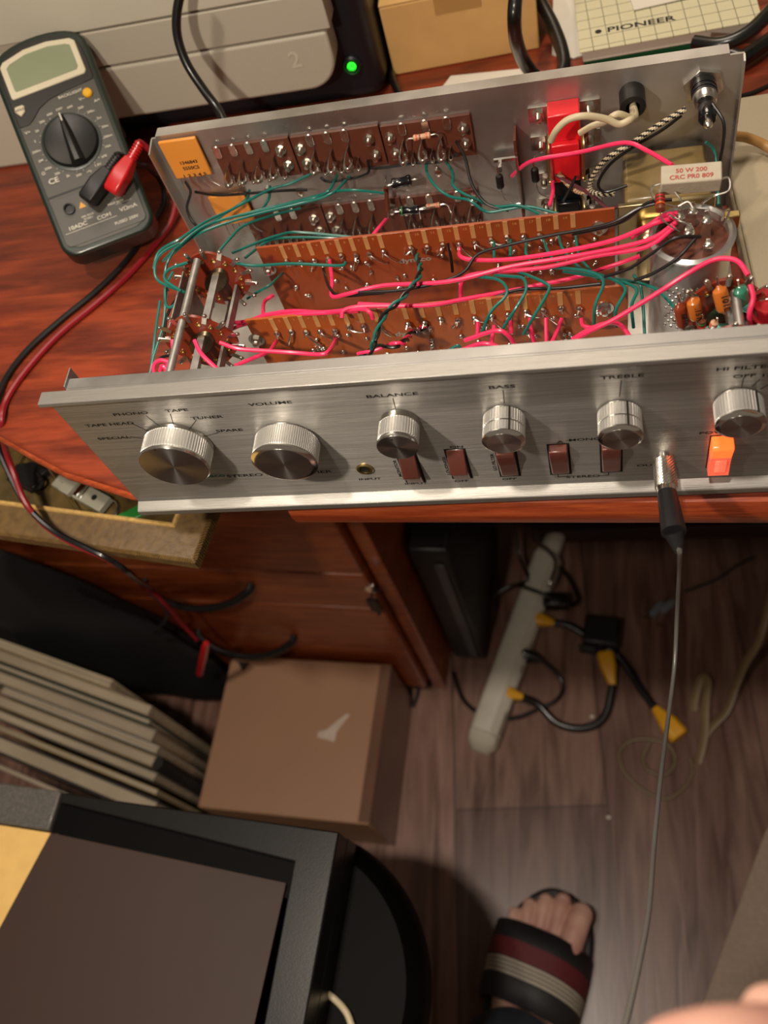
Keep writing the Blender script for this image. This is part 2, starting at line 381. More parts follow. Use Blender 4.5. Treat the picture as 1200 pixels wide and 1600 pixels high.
for a, c in (((0.0271,0.0000,0.0694), (0.0327,0.0000,0.0671)), ((0.0335,0.0000,0.0806), (0.0386,0.0000,0.0734)), ((0.0440,0.0000,0.0860), (0.0465,0.0000,0.0776)), ((0.0570,0.0000,0.0862), (0.0546,0.0000,0.0773)), ((0.0678,0.0000,0.0798), (0.0603,0.0000,0.0718)), ((0.0744,0.0000,0.0681), (0.0655,0.0000,0.0656)),
             ((0.1666,0.0000,0.0867), (0.1661,0.0000,0.0788)), ((0.2161,0.0000,0.0874), (0.2156,0.0000,0.0775)), ((0.2661,0.0000,0.0886), (0.2653,0.0000,0.0768)), ((0.3150,0.0000,0.0848), (0.3149,0.0000,0.0786)), ((0.3216,0.0000,0.0831), (0.3190,0.0000,0.0782)), ((0.3252,0.0000,0.0788), (0.3225,0.0000,0.0760)),
             ((0.2411,0.0000,0.0451), (0.2438,0.0000,0.0454)), ((0.2561,0.0000,0.0453), (0.2595,0.0000,0.0455)), ((0.2356,0.0000,0.0157), (0.2354,0.0000,0.0127)), ((0.2354,0.0000,0.0127), (0.2401,0.0000,0.0129)), ((0.2554,0.0000,0.0122), (0.2600,0.0000,0.0124)), ((0.2600,0.0000,0.0124), (0.2600,0.0000,0.0154))):
    tick(a, c)
obj('printed_lettering', let, 'ink', plate, smooth=False)
p = (0.0533,0.0000,0.0288)
o = printing('printed_logo', [('dynaco', (p[0], -.00005, p[2]-.001), RT, UPV, .0032, 1.4, 'CENTER')], 'teal', plate, label='teal maker name printed on the panel')

def knob(cx, cz, sections, ind=None, N=72, label=None):
    """sections: list of (kind, r0, r1, y0, y1): kind k = knurled, s = smooth, f = spun face"""
    kb = B(); kb.mi = 0; pref = None
    rg = []
    root = None
    for kind, r0, r1, y0, y1 in sections:
        b = B()
        if kind == 'k':
            n = N*4; rr = []
            for t in (0, .06, .94, 1):
                rr.append([(cx+(r0-(0 if (i % 4) in (0, 1) and 0 < t < 1 else .00055))*math.cos(2*PI*i/n), -(y0+(y1-y0)*t), cz+(r0-(0 if (i % 4) in (0, 1) and 0 < t < 1 else .00055))*math.sin(2*PI*i/n)) for i in range(n)])
            b.rings(rr)
            o = obj('knurled_ring', b, 'knurl', amp, smooth=False)
        else:
            b.lathe([(r0, 0), (r1, y1-y0)], (cx, -y0, cz), (0, -1, 0), 72)
            o = obj({'s': 'rim', 'f': 'knob_face'}[kind], b, {'s': 'chrome', 'f': 'spun'}[kind], amp, at=(cx, -y0, cz))
        if root is None: root = o; o.name = 'knob'
        else:
            l = o.location.copy(); o.parent = root; o.location = l-root.location
    if ind:
        (ang, r, y0, y1) = ind
        b = B(); a = math.radians(ang); c_, s_ = math.cos(a), math.sin(a)
        mx = Matrix.Translation((cx, 0, cz)) @ Matrix.Rotation(-a, 4, 'Y')
        b.box((r-.0009, -y1, -.00035), (r+.00012, -y0, .00035), mx)
        o = obj('index_line', b, 'ink', amp, smooth=False); l = o.location.copy(); o.parent = root; o.location = l-root.location
    return root
knob(.0503, .0607, [('s', .0178, .0176, .0004, .0020), ('k', .0175, .0175, .0020, .0120), ('s', .0174, .0179, .0120, .0130), ('s', .0179, .0172, .0130, .0139), ('f', .0169, .0169, .0137, .01405)], (100, .0166, .0136, .0142), 76)
knob(.1078, .0590, [('s', .0150, .0150, .0004, .0014), ('k', .0161, .0161, .0014, .0128), ('s', .0160, .0163, .0128, .0136), ('s', .0163, .0138, .0136, .0147), ('f', .0136, .0136, .0145, .0149)], None, 92)
knob(.1661, .0691, [('s', .0093, .0095, .0004, .0036), ('k', .0096, .0096, .0036, .0124), ('s', .0092, .0092, .0124, .0131), ('s', .0094, .0098, .0131, .0143), ('s', .0098, .0096, .0143, .0150), ('f', .0094, .0094, .0148, .0152)], (100, .0075, .0140, .0154), 44)
for x, z in ((.2145, .0677), (.2652, .0660)):
    knob(x, z, [('s', .0090, .0090, .0004, .0010), ('k', .0096, .0096, .0010, .0074), ('s', .0091, .0091, .0074, .0081), ('k', .0096, .0096, .0081, .0133), ('s', .0096, .0097, .0133, .0139), ('s', .0097, .0080, .0139, .0150), ('f', .0078, .0078, .0148, .0152)], (70, .0097, .0012, .0134), 42)
knob(.3143, .0688, [('s', .0095, .0095, .0004, .0010), ('k', .0102, .0102, .0010, .0118), ('s', .0102, .0103, .0118, .0124), ('s', .0103, .0084, .0124, .0136), ('f', .0082, .0082, .0134, .0138)], (52, .0103, .0012, .0120), 46)

# input socket
jx, jz = .1393, .0292
b = B().lathe([(.0044, 0), (.0046, .0006), (.0040, .0012), (.0030, .0012), (.0028, -.004), (.0001, -.004)], (jx, 0, jz), (0, -1, 0), 28, cap=False)
jk = obj('input_socket', b, 'brass', amp)
o = obj('socket_bore', B().lathe([(.0027, 0), (.0027, .0004)], (jx, -.0001, jz), (0, -1, 0), 20), 'hole', amp); l = o.location.copy(); o.parent = jk; o.location = l-jk.location

# rocker switches
def rocker(cx, cz, up, lit=False):
    w2, h2 = .0047, .0132
    fr = obj('rocker_switch', B().box((cx-w2-.0006, -.0002, cz-h2-.0006), (cx+w2+.0006, .0010, cz+h2+.0006)), 'hole', amp, smooth=False)
    if up: pr = [(.0008, cz+h2), (-.0006, cz+h2), (-.0048, cz-.0010), (-.0050, cz-.0035), (-.0026, cz-.0050), (-.0010, cz-h2), (.0008, cz-h2)]
    else: pr = [(.0008, cz+h2), (-.0046, cz+h2), (-.0050, cz+h2*.75), (-.0030, cz+.0006), (-.0012, cz-h2*.9), (.0008, cz-h2)]
    if lit:
        pr = [(.0008, cz+h2), (-.0060, cz+h2), (-.0074, cz+h2-.0012), (-.0052, cz+.0020), (.0008, cz+.0020)]
        o = obj('lit_lens', B().prism(pr, cx-w2, cx+w2, 'x'), 'glow', amp, bevel=.0006)
        pr2 = [(.0008, cz+.0019), (-.0051, cz+.0019), (-.0046, cz-.004), (-.0052, cz-h2), (.0008, cz-h2)]
        b = B().prism(pr2, cx-w2, cx+w2, 'x')
        for k in range(9): b.box((cx-w2*.45, -.0056, cz-.0008-k*.0011), (cx+w2*.6, -.0040, cz-.0004-k*.0011))
        o2 = obj('ribbed_lens', b, 'glow2', amp, bevel=.0002)
        for q in (o, o2): l = q.location.copy(); q.parent = fr; q.location = l-fr.location
    else:
        o = obj('paddle', B().prism(pr, cx-w2+.0003, cx+w2-.0003, 'x'), 'rocker', amp, bevel=.0007, seg=3)
        l = o.location.copy(); o.parent = fr; o.location = l-fr.location
    return fr
rocker(.1630, .0275, True); rocker(.1876, .0292, True); rocker(.2120, .0292, False); rocker(.2370, .0290, False); rocker(.2614, .0290, False); rocker(.3105, .0290, False, True)

# ---------------------------------------------------------------- upright printed boards, terminals 1-19
def board(x0, x1, yb, zt, zb, m, screws):
    root = obj('circuit_board', B().box((x0, yb, zb), (x1, yb+.0016, zt)), m, amp, bevel=.0002)
    def sub(name, b, mm, **k):
        o = obj(name, b, mm, amp, **k); l = o.location.copy(); o.parent = root; o.location = l-root.location; return o
    xs = [x0+.0148+i*.00815 for i in range(8)]+[x0+.0876+i*.00883 for i in range(11)]
    its = []
    tabp = joint = None
    for i, x in enumerate(xs):
        if tabp is None:
            tabp = sub('terminal_strip', B().box((x-.0013, yb-.0003, zt-.0095), (x+.0013, yb+.0002, zt-.0002)), 'copper')
            joint = sub('solder_joint', B().sph((x, yb-.0012, zt-.0112), .0017, 10, (1, .9, 1.1)).cyl((x, yb-.001, zt-.0105), (x+.0004, yb-.0042, zt-.0125), .0007, .0003, 8), 'tin')
            rel = (tabp.location.copy(), joint.location.copy(), x)
        else:
            dup(tabp, rel[0]+Vector((x-rel[2], 0, 0)), root); dup(joint, rel[1]+Vector((x-rel[2], random.uniform(-.0006, .0003), random.uniform(-.0012, .0008))), root, (random.uniform(-.3, .3), random.uniform(-.4, .4), random.uniform(-.5, .5)))
        its.append((str(i+1), (x-.0040, yb-.00005, zt-.0032), RT, UPV, .0016, 1.1, 'CENTER'))
    o = text_mesh(its); sub('printed_numbers', o, 'copper', smooth=False)
    o = text_mesh([('dynaco', (x0+.088, yb-.00005, zt-.0225), RT, UPV, .0034, 1.35, 'CENTER')]); sub('printed_logo', o, 'whiteg', smooth=False)
    for sx, sz in screws:
        b = B().lathe([(.0045, 0), (.0045, .0004), (.0032, .0004), (.0032, .0024), (.0017, .0026), (.0016, .0046), (.0003, .0048)], (sx, yb, sz), (0, -1, 0), 6)
        b.lathe([(.0046, 0), (.0046, .0006)], (sx, yb, sz), (0, -1, 0), 20); sub('mounting_screw', b, 'tin')
    # scattered joints with short leads on the solder side
    rnd = random.Random(int(yb*1e4)); n = 0
    while n < 46:
        x = rnd.uniform(x0+.012, x1-.010); z = zt-rnd.choice((.0175, .021, .0265, .031, .036, .040))+rnd.uniform(-.0012, .0012)
        if abs(x-x0-.088) < .014 and abs(z-(zt-.021)) < .004: continue
        sc = rnd.uniform(.7, 1.1); q = dup(joint, rel[1]+Vector((x-rel[2], 0, z-(zt-.0113))), root, (rnd.uniform(-.5, .5), rnd.uniform(-2, 2), rnd.uniform(-.5, .5))); q.scale = (sc*.75, sc*.75, sc*.75); n += 1
    # bare jumpers between terminals
    for a in rnd.sample(range(17), 13):
        xa = xs[a]; dx = rnd.choice((.004, .006, .008, -.004, .0085)); dz = rnd.choice((-.006, -.0085, -.012, -.002))
        sub('bare_lead', B().tube([(xa, yb-.002, zt-.0118), (xa+dx*.4, yb-.0034, zt-.0118+dz*.3), (xa+dx*.9, yb-.003, zt-.0118+dz*.8), (xa+dx, yb-.0005, zt-.0118+dz)], .0005, 6, 3), 'tin')
    return root
rear = board(.0708, .2680, .130, .0622, .004, 'pcbr', (((0.0728,0.1300,0.0458)[0], (0.0728,0.1300,0.0458)[2]), (.2600, .0505)))
front = board(.0725, .2725, .0775, .0612, .003, 'pcb', (((0.0737,0.0775,0.0457)[0], .0455), (.2610, .0470)))

# ---------------------------------------------------------------- jack boards on the back panel
def lug(x, z, root, s_=1.0, rot=0, y=D-.0022):
    b = B(); pts = [(0, 0, .003), (-.0016, -.005, .0010), (-.0018, -.0095, -.0008), (0, -.0118, -.0016), (.0018, -.0095, -.0010), (.0012, -.006, -.0004), (0, -.0035, -.0028), (.0003, -.004, -.0065)]
    b.tube([Vector(p_)*s_+Vector((x, y, z)) for p_ in pts], .00066*s_, 6, 4, ell=(1.7, .6))
    b.sph((x+.0002, y-.0042, z-.0035), .0012*s_)
    o = obj('solder_lug', b, 'tin', amp); l = o.location.copy(); o.parent = root; o.location = l-root.location
    return o
clip0 = None
for (x0, x1, z0, z1, tabs, lugs, scr) in (
    (.0435, .0902, .0625, .0885, (.0462, .0560, .0655, .0755), (.0500, .0590, .0690, .0785), ((.0838, .0815), (.0850, .0705))),
    (.0912, .1428, .0615, .0880, (.1025, .1128, .1232), (.1030, .1130, .1230), ((.0955, .0805), (.0965, .0705), (.1360, .0805), (.1375, .0695))),
    (.1438, .1940, .0605, .0870, (.1560, .1690, .1810), (.1550, .1660, .1765), ((.1480, .0795), (.1490, .0690), (.1895, .0795), (.1895, .0695))),
    (.0445, .0945, .0100, .0375, (.0660, .0760), (.0510, .0600, .0690, .0780), ((.0880, .0290), (.0890, .0190))),
    (.0955, .1440, .0100, .0370, (.1060, .1160, .1260), (.1060, .1150, .1250), ((.0990, .0295), (.1000, .0180), (.1385, .0300))),
    (.1450, .1915, .0110, .0360, (.1500, .1620, .1790), (.1500, .1640, .1760, .1860), ((.1470, .0280), (.1880, .0300)))):
    r_ = obj('jack_board', B().box((x0, D-.0022, z0), (x1, D, z1)), 'phen', amp, bevel=.0002)
    for t_ in tabs:
        b = B().prism(rrect(t_-.0021, z1-.0070, t_+.0021, z1+.0012, .0018), D-.0034, D-.0022, 'y')
        o = obj('clip', b, 'tin', amp, bevel=.0003); l = o.location.copy(); o.parent = r_; o.location = l-r_.location
    for t_ in lugs: lug(t_, z0+(z1-z0)*.46+random.uniform(-.001, .001), r_, 1.2)
    for t_ in lugs: lug(t_+.0042, z0+(z1-z0)*.22, r_, .7)
    for sx, sz in scr:
        b = B().lathe([(.0032, 0), (.0032, .0006)], (sx, D-.0022, sz), (0, -1, 0), 16).lathe([(.0026, .0006), (.0026, .0024)], (sx, D-.0022, sz), (0, -1, 0), 6).lathe([(.0015, .0024), (.0014, .0050), (.0004, .0052)], (sx, D-.0022, sz), (0, -1, 0), 12)
        o = obj('screw', b, 'tin', amp); l = o.location.copy(); o.parent = r_; o.location = l-r_.location
# flat orange networks
def network(x0, x1, z0, z1, y, txt):
    r_ = obj('printed_network', B().box((x0, y-.0022, z0), (x1, y, z1)), 'orangecap', amp, bevel=.0008)
    if txt:
        tm = text_mesh([('1346843', ((x0+x1)/2+.001, y-.0023, z1-.0165), RT, UPV, .0022, 1.05, 'CENTER'), ('5550CS', ((x0+x1)/2+.001, y-.0023, z1-.0205), RT, UPV, .0022, 1.05, 'CENTER'), ('1 2 3 4 5', ((x0+x1)/2+.001, y-.0023, z0+.0008), RT, UPV, .0020, 1.5, 'CENTER')])
        o = obj('printed_code', tm, 'ink', amp, smooth=False); l = o.location.copy(); o.parent = r_; o.location = l-r_.location
    for k in range(5):
        x = x0+(x1-x0)*(.12+.19*k)
        o = obj('lead', B().tube([(x, y-.001, z0+.001), (x+.0006, y-.003, z0-.003), (x+.002+.001*k, y-.006, z0-.0055)], .0004, 6, 4), 'tin', amp); l = o.location.copy(); o.parent = r_; o.location = l-r_.location
network(.0140, .0375, .0715, .0980, D-.0015, True)
network(.0275, .0510, .0330, .0555, D-.0015, False)

# terminal strip standing edge-on with two black diodes
obj('terminal_strip', B().box((.2165, D-.0135, .018), (.2178, D-.001, .0755)), 'phen', amp)
obj('terminal_clip', B().box((.2035, D-.0050, .0555), (.2165, D-.0035, .0575)).box((.2060, D-.0095, .0525), (.2078, D-.0038, .0560)).cyl((.2172, D-.015, .030), (.2172, D-.015, .066), .0008), 'tin', amp)
for x, z in ((.2062, .0440), (.2262, .0455)):
    o = obj('diode', B().lathe([(.0005, -.0010), (.0020, .0002), (.0022, .001), (.0022, .0075), (.0018, .0085), (.0005, .009)], (x, D-.012, z), (.0, 0, 1), 14), 'blackp', amp)
    q = obj('lead', B().tube([(x, D-.012, z+.008), (x-.0006, D-.011, z+.013), (x+.001, D-.010, z+.016)], .0004, 6, 4).tube([(x, D-.012, z), (x+.001, D-.012, z-.008), (x+.006, D-.013, z-.012), (x+.010, D-.013, z-.0125)], .0004, 6, 4), 'tin', amp); l = q.location.copy(); q.parent = o; q.location = l-o.location

# resistors on the boards
def resistor(a, c, r, body, bands, lead=.45, parent=None, legs=None):
    a, c = Vector(a), Vector(c); d = (c-a).normalized(); L_ = (c-a).length
    o = obj('resistor', B().lathe([(r*.6, 0), (r*1.08, L_*.06), (r*1.08, L_*.2), (r*.93, L_*.26), (r*.93, L_*.74), (r*1.08, L_*.8), (r*1.08, L_*.94), (r*.6, L_)], a, d, 14), body, amp)
    for f_, mm in bands:
        q = obj('colour_band', B().lathe([(r*1.12, -L_*.035), (r*1.12, L_*.035)], a+d*L_*f_, d, 14), mm, amp, at=a+d*L_*f_); l = q.location.copy(); q.parent = o; q.location = l-o.location
    b = B()
    for s_, p0 in ((-1, a), (1, c)):
        dn = Vector((0, .001, -.009)) if legs is None else Vector(legs[0 if s_ < 0 else 1])
        b.tube([p0, p0+d*s_*.003, p0+d*s_*.0045+dn*.3, p0+d*s_*.005+dn], .0004, 6, 4)
    q = obj('lead', b, 'tin', amp); l = q.location.copy(); q.parent = o; q.location = l-o.location
    return o
M['restan'] = mat('resistor_tan', 'c89a7a', .4, 0, .05); M['resbrown'] = mat('resistor_brown', '6a3420', .35, 0, .05); M['bandor'] = mat('band_orange', 'd85020', .4, 0, 0); M['bandred'] = mat('band_red', 'b82020', .4, 0, 0); M['bandgr'] = mat('band_green', '2a7a40', .4, 0, 0)
resistor((.1620, D-.008, .0815), (.1720, D-.008, .0820), .0016, 'restan', ((.2, 'bandor'), (.4, 'resbrown'), (.8, 'bandor')))
resistor((.1600, D-.008, .0325), (.1690, D-.008, .0330), .0015, 'restan', ((.25, 'bandor'), (.8, 'bandor')))
M['diodebody'] = mat('diode_body', '101418', .2, 0, 0, coat=.6)
resistor((0.1447,0.1760,0.0563), (0.1567,0.1760,0.0578), .0030, 'diodebody', (), legs=((-.002, .008, -.008), (0, .008, -.006)))
resistor((0.1460,0.1720,0.0396), (0.1579,0.1720,0.0394), .0026, 'diodebody', ((.15, 'bandgr'),), legs=((-.004, .006, -.004), (.003, .008, -.006)))
resistor((0.1396,0.1810,0.0508), (0.1362,0.1810,0.0302), .0014, 'resbrown', (), legs=((0, .004, 0), (0, .004, 0)))

# AC outlets, red above black
def outlet(x0, x1, z0, z1, m, n):
    r_ = obj('mains_outlet', B().box((x0, D-.0125, z0), (x1, D, z1)).box((x0+.001, D-.0165, z0+.001), (x1-.001, D-.0125, z0+(z1-z0)*.62)), m, amp, bevel=.0008)
    b = B()
    for s_, k in ((x0, -1), (x1, 1)):
        b.tube([(s_+k*.0002, D-.010, z1-.012), (s_+k*.0008, D-.018, z1-.017), (s_+k*.0006, D-.0185, z0+.004), (s_, D-.013, z0-.002)], .0008, 6, 4, ell=(1.6, .6))
        b.sph((s_+k*.0006, D-.0185, z0+.004), .0016)
    q = obj('blade_terminal', b, 'brass', amp); l = q.location.copy(); q.parent = r_; q.location = l-r_.location
    b = B()
    for zz in [z1-.0065-i*.0185 for i in range(n)]:
        for sx in (-.0068, .0068):
            x = (x0+x1)/2+sx*1.95
            b.prism([(x-.0055, zz-.0045), (x+.0055, zz-.0045), (x+.0055, zz+.0045), (x-.0055, zz+.0045)], D-.0012, D-.0001, 'y')
            b.lathe([(.0032, 0), (.0032, .0022)], (x, D-.0012, zz), (0, -1, 0), 6); b.lathe([(.0019, .0022), (.0018, .0058), (.0006, .006)], (x, D-.0012, zz), (0, -1, 0), 12)
    q = obj('fixing_nuts', b, 'tin', amp); l = q.location.copy(); q.parent = r_; q.location = l-r_.location
    return r_
outlet(.2352, .2522, .0450, .0868, 'redp', 2); outlet(.2362, .2510, .0100, .0430, 'diodebody', 2)

# strain relief, fuse holder
sx, sz = .2790, .0850
sr = obj('strain_relief', B().lathe([(.0066, .0002), (.0066, .012), (.0054, .0125), (.0036, .0122), (.0034, .0040)], (sx, D, sz), (0, -1, 0), 24, cap=False), 'blackp', amp)
fx, fz = .3145, .0835
fh = obj('fuse_holder', B().lathe([(.0062, 0), (.0062, .0100)], (fx, D, fz), (0, -1, 0), 24).lathe([(.0065, .001), (.0065, .0016)], (fx, D, fz), (0, -1, 0), 24).lathe([(.0065, .004), (.0065, .0046)], (fx, D, fz), (0, -1, 0), 24).lathe([(.0065, .007), (.0065, .0076)], (fx, D, fz), (0, -1, 0), 24), 'diodebody', amp)
def child(o, root):
    l = o.location.copy(); o.parent = root; o.location = l-root.location; return o
child(obj('hex_nut', B().lathe([(.0105, 0), (.0105, .0022)], (fx, D, fz), (0, -1, 0), 6), 'tin', amp, bevel=.0003), fh)
child(obj('ring_terminal', B().lathe([(.0062, .0100), (.0056, .0140), (.0050, .0150)], (fx, D, fz), (0, -1, 0), 24), 'tin', amp), fh)
child(obj('end_cap', B().lathe([(.0030, .015), (.0042, .017), (.0045, .026), (.0038, .027)], (fx, D, fz), (0, -1, 0), 20), 'diodebody', amp), fh)
child(obj('end_contact', B().lathe([(.0022, .027), (.0022, .031), (.0008, .0325)], (fx, D, fz), (0, -1, 0), 12), 'tin', amp), fh)

# transformer behind the can
tr = obj('power_transformer', B().box((.2740, .1480, .0020), (.3180, .1860, .0500)), 'trafo', amp, bevel=.002)
child(obj('end_bell', B().box((.2800, .1300, .0040), (.3140, .1480, .0400)), 'goldtin', amp, bevel=.005, seg=4), tr)
child(obj('mounting_flange', B().box((.2700, .1450, .0020), (.3200, .1480, .0490)), 'goldtin', amp, bevel=.0006), tr)

# filter capacitor can
kx, ky_, kr, kz = .3010, .0840, .0180, .0850
cn = obj('capacitor_can', B().lathe([(kr, .002), (kr, kz-.0020), (kr+.0012, kz-.0012), (kr+.0014, kz), (kr-.0004, kz+.0012), (kr-.0018, kz), (kr-.0020, kz-.0040)], (kx, ky_, 0), (0, 0, 1), 56, cap=False), 'ctan', amp)
child(obj('can_disc', B().lathe([(kr-.0019, kz-.0052), (kr-.0019, kz-.0038)], (kx, ky_, 0), (0, 0, 1), 40), 'phen', amp), cn)
for px_, py_, h_, w_ in ((-.002, -.004, .010, .0030), (.006, .001, .012, .0026), (-.005, .007, .009, .0022), (.006, -.0105, .006, .0022), (.0005, .0085, .011, .0022)):
    child(obj('can_terminal', B().prism([(kx+px_-w_, kz-.004), (kx+px_+w_, kz-.004), (kx+px_+w_*.8, kz+h_*.6), (kx+px_+w_*.3, kz+h_), (kx+px_-w_*.5, kz+h_)], ky_+py_-.0004, ky_+py_+.0004, 'y').sph((kx+px_, ky_+py_-.001, kz+h_*.55), .0021, 10, (1.2, 1, .8)), 'tin', amp, bevel=.0001), cn)
b = B()
for i in range(7):
    for j in range(10):
        a = math.radians(-128+i*10+ (j % 2)*5); z = .040+j*.0030
        b.sph((kx+kr*math.cos(a), ky_+kr*math.sin(a), z), .0010, 8, (.8, .8, .9))
child(obj('dimpled_label', b, 'ctan', amp), cn)
child(obj('mounting_ear', B().box((kx+.0145, ky_+.006, kz-.006), (kx+.0215, ky_+.010, kz+.002)), 'brass', amp, bevel=.0005), cn)
# cement power resistor above the can
mx = Matrix.Translation(Vector((0.3005,0.0999,0.1030))) @ Matrix.Rotation(math.radians(-3), 4, 'Z') @ Matrix.Rotation(math.radians(14), 4, 'X')
cr = obj('cement_resistor', B().box((-.0130, -.0048, -.0045), (.0130, .0048, .0045), mx), 'cement', amp, bevel=.0006)
rt_, up_ = mx.to_3x3() @ Vector((1, 0, 0)), mx.to_3x3() @ Vector((0, 1, 0))
o1 = mx @ Vector((0, .0003, .0046)); o2 = mx @ Vector((0, -.0030, .0046))
child(obj('printed_value', text_mesh([('50 W 200', tuple(o1), rt_, up_, .0021, 1.1, 'CENTER'), ('CRC PR0 809', tuple(o2), rt_, up_, .0021, 1.1, 'CENTER')]), 'inkred', amp, smooth=False), cr)
b = B().tube([mx @ Vector((-.013, 0, -.002)), mx @ Vector((-.0165, -.001, -.003)), mx @ Vector((-.0160, -.006, -.004)), mx @ Vector((-.008, -.0095, -.006)), Vector((kx-.004, ky_+.008, kz+.010))], .0005, 6, 5)
b.tube([mx @ Vector((.013, 0, -.002)), mx @ Vector((.0165, 0, -.002)), mx @ Vector((.0165, -.005, -.004)), mx @ Vector((.010, -.0060, -.006)), Vector((kx+.004, ky_+.006, kz+.012))], .0005, 6, 5)
child(obj('lead', b, 'tin', amp), cr)
resistor((0.2870,0.0956,0.1000), (0.2868,0.0867,0.0980), .0020, 'resbrown', ((.2, 'bandred'), (.4, 'bandred'), (.62, 'bandor')), legs=((.004, -.002, -.004), (.008, -.004, -.004)))

# ---------------------------------------------------------------- rotary switches (wafers across the shaft)
def wafer_switch(sx_, sz_, ys, rad, rods, arc, parts):
    root = None
    for wi, y in enumerate(ys):
        poly = [(sx_+rad*(1+.05*math.cos(4*t))*math.cos(t), sz_+rad*(1+.05*math.cos(4*t))*math.sin(t)) for t in [2*PI*i/40 for i in range(40)]]
        o = obj('switch_wafer', B().prism(poly, y, y+.0016, 'y'), 'wafer', amp)
        if root is None: root = o; o.name = 'rotary_switch'
        else: child(o, root)
        # contacts and lugs round the rim
        b = B(); b2 = B()
        for k in range(14):
            t = 2*PI*k/14+.2; c_, s_ = math.cos(t), math.sin(t); r1 = rad*.93
            b.box((-.0014, -.0006, -.0012), (.0050, .0000, .0012), Matrix.Translation((sx_+r1*c_, y-.0002, sz_+r1*s_)) @ Matrix.Rotation(-t, 4, 'Y'))
            b.sph((sx_+(rad+.0035)*c_, y-.0006, sz_+(rad+.0035)*s_), .0012)
            t2 = t+.2; b2.lathe([(.0013, 0), (.0013, .0006), (.0006, .0007), (.0006, .0002)], (sx_+rad*.76*math.cos(t2), y, sz_+rad*.76*math.sin(t2)), (0, -1, 0), 12)
        child(obj('contact_lugs', b, 'tin', amp), root); child(obj('eyelets', b2, 'brass', amp), root)
        child(obj('rotor', B().lathe([(rad*.55, 0), (rad*.5, .002), (rad*.2, .0024)], (sx_, y, sz_), (0, -1, 0), 20, ell=(1, .55)), 'darkmetal', amp), root)
    for rx, rz in rods: child(obj('spacer_rod', B().cyl((sx_+rx, .0027, sz_+rz), (sx_+rx, ys[0]-.002, sz_+rz), .0021, seg=12), 'steel', amp), root)
    for q in (((sx_+.0005, .0027, sz_+.004), (sx_+.0045, ys[0]-.001, sz_+.0060)), ((sx_+.0095, .0027, sz_-.010), (sx_+.0110, ys[0]-.001, sz_-.004))): child(obj('flat_bar', B().box(*q), 'steel', amp), root)
    return root
wafer_switch(.0545, .0690, (.1020, .0580), .0190, ((-.0035, .0170), (.003, -.017)), 0, 0)
wafer_switch(.3135, .0670, (.0530, .0260), .0180, ((.0035, .0130), (-.003, -.016)), 0, 0)
b = obj('screen_plate', B().box((.0395, .0600, .0400), (.0405, .1000, .0800)), 'steel', amp, bevel=.0003)

def dipcap(a, c, r, m, txt=None, tip=None):
    a, c = Vector(a), Vector(c); d = (c-a).normalized(); L_ = (c-a).length
    o = obj('film_capacitor', B().lathe([(r*.25, -L_*.16), (r*.5, -L_*.06), (r*.9, L_*.02), (r, L_*.12), (r, L_*.82), (r*.85, L_*.95), (r*.4, L_*1.06), (r*.2, L_*1.16)], a, d, 20, ell=(1, .8)), m, amp)
    child(obj('lead', B().tube([a-d*L_*.1, a-d*L_*.5+Vector((0, 0, .001))], .0005, 6, 0).tube([c+d*L_*.1, c+d*L_*.6], .0005, 6, 0), 'tin', amp), o)
    if txt:
        n = (Vector((.2564, -.2404, .4058))-a); n = (n-d*n.dot(d)).normalized(); up = n.cross(d)
        child(obj('printed_value', text_mesh([(txt, tuple((a+c)/2+n*(r*1.0)), d, up, r*.75, 1.1, 'CENTER')]), 'ink', amp, smooth=False), o)
    return o
dipcap((0.2932,0.0456,0.0800), (0.2951,0.0438,0.0680), .0030, 'capbr', '681K')
dipcap((0.2986,0.0444,0.0840), (0.3005,0.0429,0.0740), .0034, 'capor', '.151')
dipcap((0.3093,0.0461,0.0880), (0.3120,0.0426,0.0780), .0036, 'capor', '101L')
dipcap((0.3184,0.0487,0.0840), (0.3213,0.0488,0.0740), .0034, 'capgr')
o = obj('capacitor_tip', B().lathe([(.0030, 0), (.0028, .003), (.0012, .0055)], (0.3209,0.0487,0.0750), Vector((0.3236,0.0479,0.0700))-Vector((0.3209,0.0487,0.0750)), 16), 'captq', amp)
obj('capacitor_tip', B().lathe([(.0008, 0), (.0032, .004), (.0034, .012), (.0010, .016)], (0.3043,0.0456,0.0620), (1, -.12, .0), 16), 'captq', amp)
obj('electrolytic_capacitor', B().lathe([(.0085, 0), (.0095, .001), (.0095, .020), (.0088, .021)], (0.3354,0.0509,0.0500), (-.1, .1, 1), 28), 'capred', amp)
resistor((0.3028,0.0415,0.0740), (0.3029,0.0407,0.0680), .0016, 'resbrown', ((.3, 'bandgr'), (.6, 'bandred')))
resistor((0.3081,0.0398,0.0740), (0.3067,0.0403,0.0680), .0016, 'restan', ((.3, 'bandor'), (.6, 'ink')))

